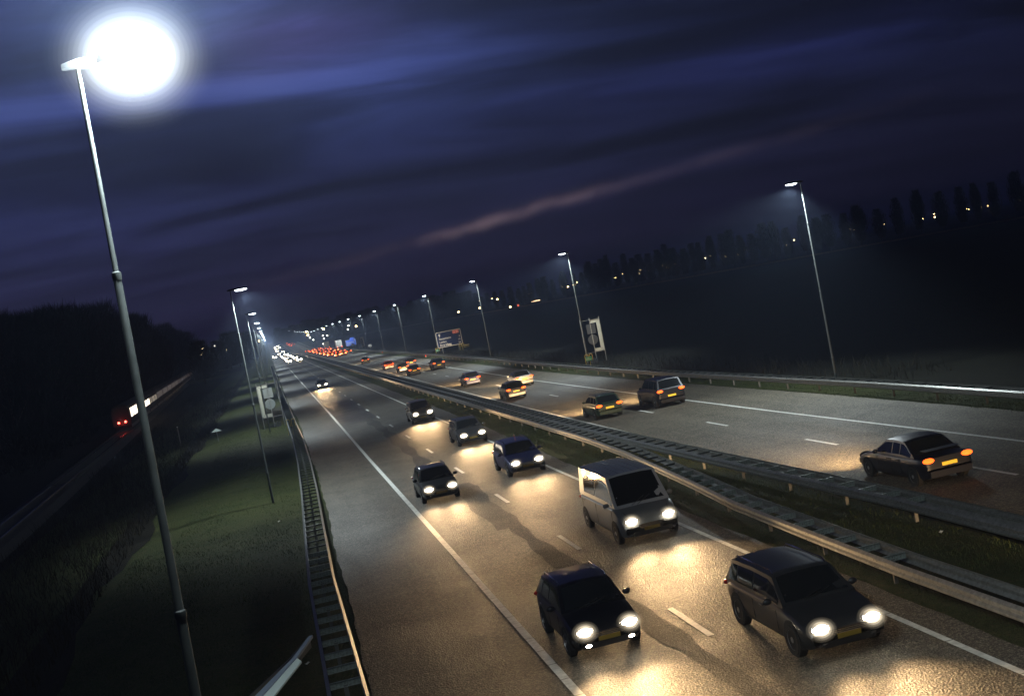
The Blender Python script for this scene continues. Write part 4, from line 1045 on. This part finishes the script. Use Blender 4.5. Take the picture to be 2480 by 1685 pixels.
for i, (a, b_, m_) in enumerate([(1365, 695, warm_pt), (1385, 740, warm_pt), (1415, 775, white_pt), (1460, 805, white_pt), (1600, 660, warm_pt), (1590, 748, white_pt), (1650, 748, white_pt), (1605, 790, white_pt), (1940, 612, white_pt), (1930, 663, white_pt), (2045, 620, warm_pt), (1595, 860, white_pt), (1630, 885, white_pt), (1795, 893, white_pt)]):
    u, v = c3(a, b_); dist_light(u, v, 760, (.62 if m_ is warm_pt else .42), m_, '%s light from the left in the cluster above the red queue' % ordinal(i+1), 'distant lamp', 'lights above the red queue')
# lit filling station far across the field
u, v = c6(1490, 327); p = at_y(u, v, 900); fs_ = empty('roadside_building', (p.x, 900, 0)); tag(fs_, 'low building with a lit strip across the field behind the poplars', 'building')
MB().box(-9, 9, 1, 12, 0, max(3.4, p.z+.2)).build('wall', mat('dark_render', (.05, .05, .05), .9), fs_); MB().box(-9.3, 9.3, .2, 12.3, max(3.4, p.z+.2)+.003, max(3.4, p.z+.2)+.4).build('roof', dark_metal, fs_)
MB().box(-3.4, 3.4, .85, .99, p.z-.45, p.z+.1).build('lit_strip', mat('lit_strip', (1, .8, .6), .4, emit=(1, .62, .34), estr=4, sample='NONE'), fs_)
MB().box(-14.5, -13.2, .85, .99, p.z-1.6, p.z-.3).build('red_panel', mat('red_panel', (1, .1, .05), .4, emit=(1, .16, .05), estr=1.5, sample='NONE'), fs_)
MB().box(-14.0, -13.7, 1.0, 1.2, 0, p.z-1.6).build('panel_post', dark_metal, fs_)
# lorries in the queue
def lorry(x, y, label):
    o = empty('lorry', (x, y, rz(y)+.03)); tag(o, label, 'lorry', 'pale lorries above the red queue')
    bx = MB().box(-1.25, 1.25, 0, 10, 1.1, 3.9).build('cargo_box', mat('white_box', (.75, .75, .72), .5), o)
    MB().box(-.02, .02, -.01, -.001, 1.2, 3.8).build('door_gap', dark_metal, bx)
    MB().box(-1.15, 1.15, 10.2, 12.2, .6, 3.2).build('cab', white, o)
    for yy in (1.6, 3.0, 11.2):
        for s_ in (-1.05, 1.05): MB().tube([(s_-.15, yy, .5), (s_+.15, yy, .5)], .5, 12).build('wheel', rubber, o)
    for s_ in (-1.0, 1.0): MB().ellip((s_, -.05, .9), (.16, .05, .1), 8, 5).build('tail_light', brake_glow, o)
lorry(31.5, 560, 'nearer pale lorry just left of the blue exit sign'); lorry(29.8, 640, 'farther pale lorry above the red queue')

# ------------------------------------------------------------------ haze
hz = MB().box(-2600, 2600, -120, 2700, -4.5, 45).build('haze', mat('unused', (0, 0, 0)))
HM = bpy.data.materials.new('haze_volume'); HM.use_nodes = True; HM.node_tree.nodes.clear()
pv = HM.node_tree.nodes.new('ShaderNodeVolumePrincipled'); mo = HM.node_tree.nodes.new('ShaderNodeOutputMaterial')
pv.inputs['Color'].default_value = rgb(.52, .66, 1.0); pv.inputs['Density'].default_value = HAZE_D; pv.inputs['Anisotropy'].default_value = .42
HM.node_tree.links.new(pv.outputs[0], mo.inputs['Volume'])
hz.data.materials.clear(); hz.data.materials.append(HM); hz['kind'] = 'stuff'; hz['label'] = 'thin night mist over the whole motorway'; hz['category'] = 'haze'
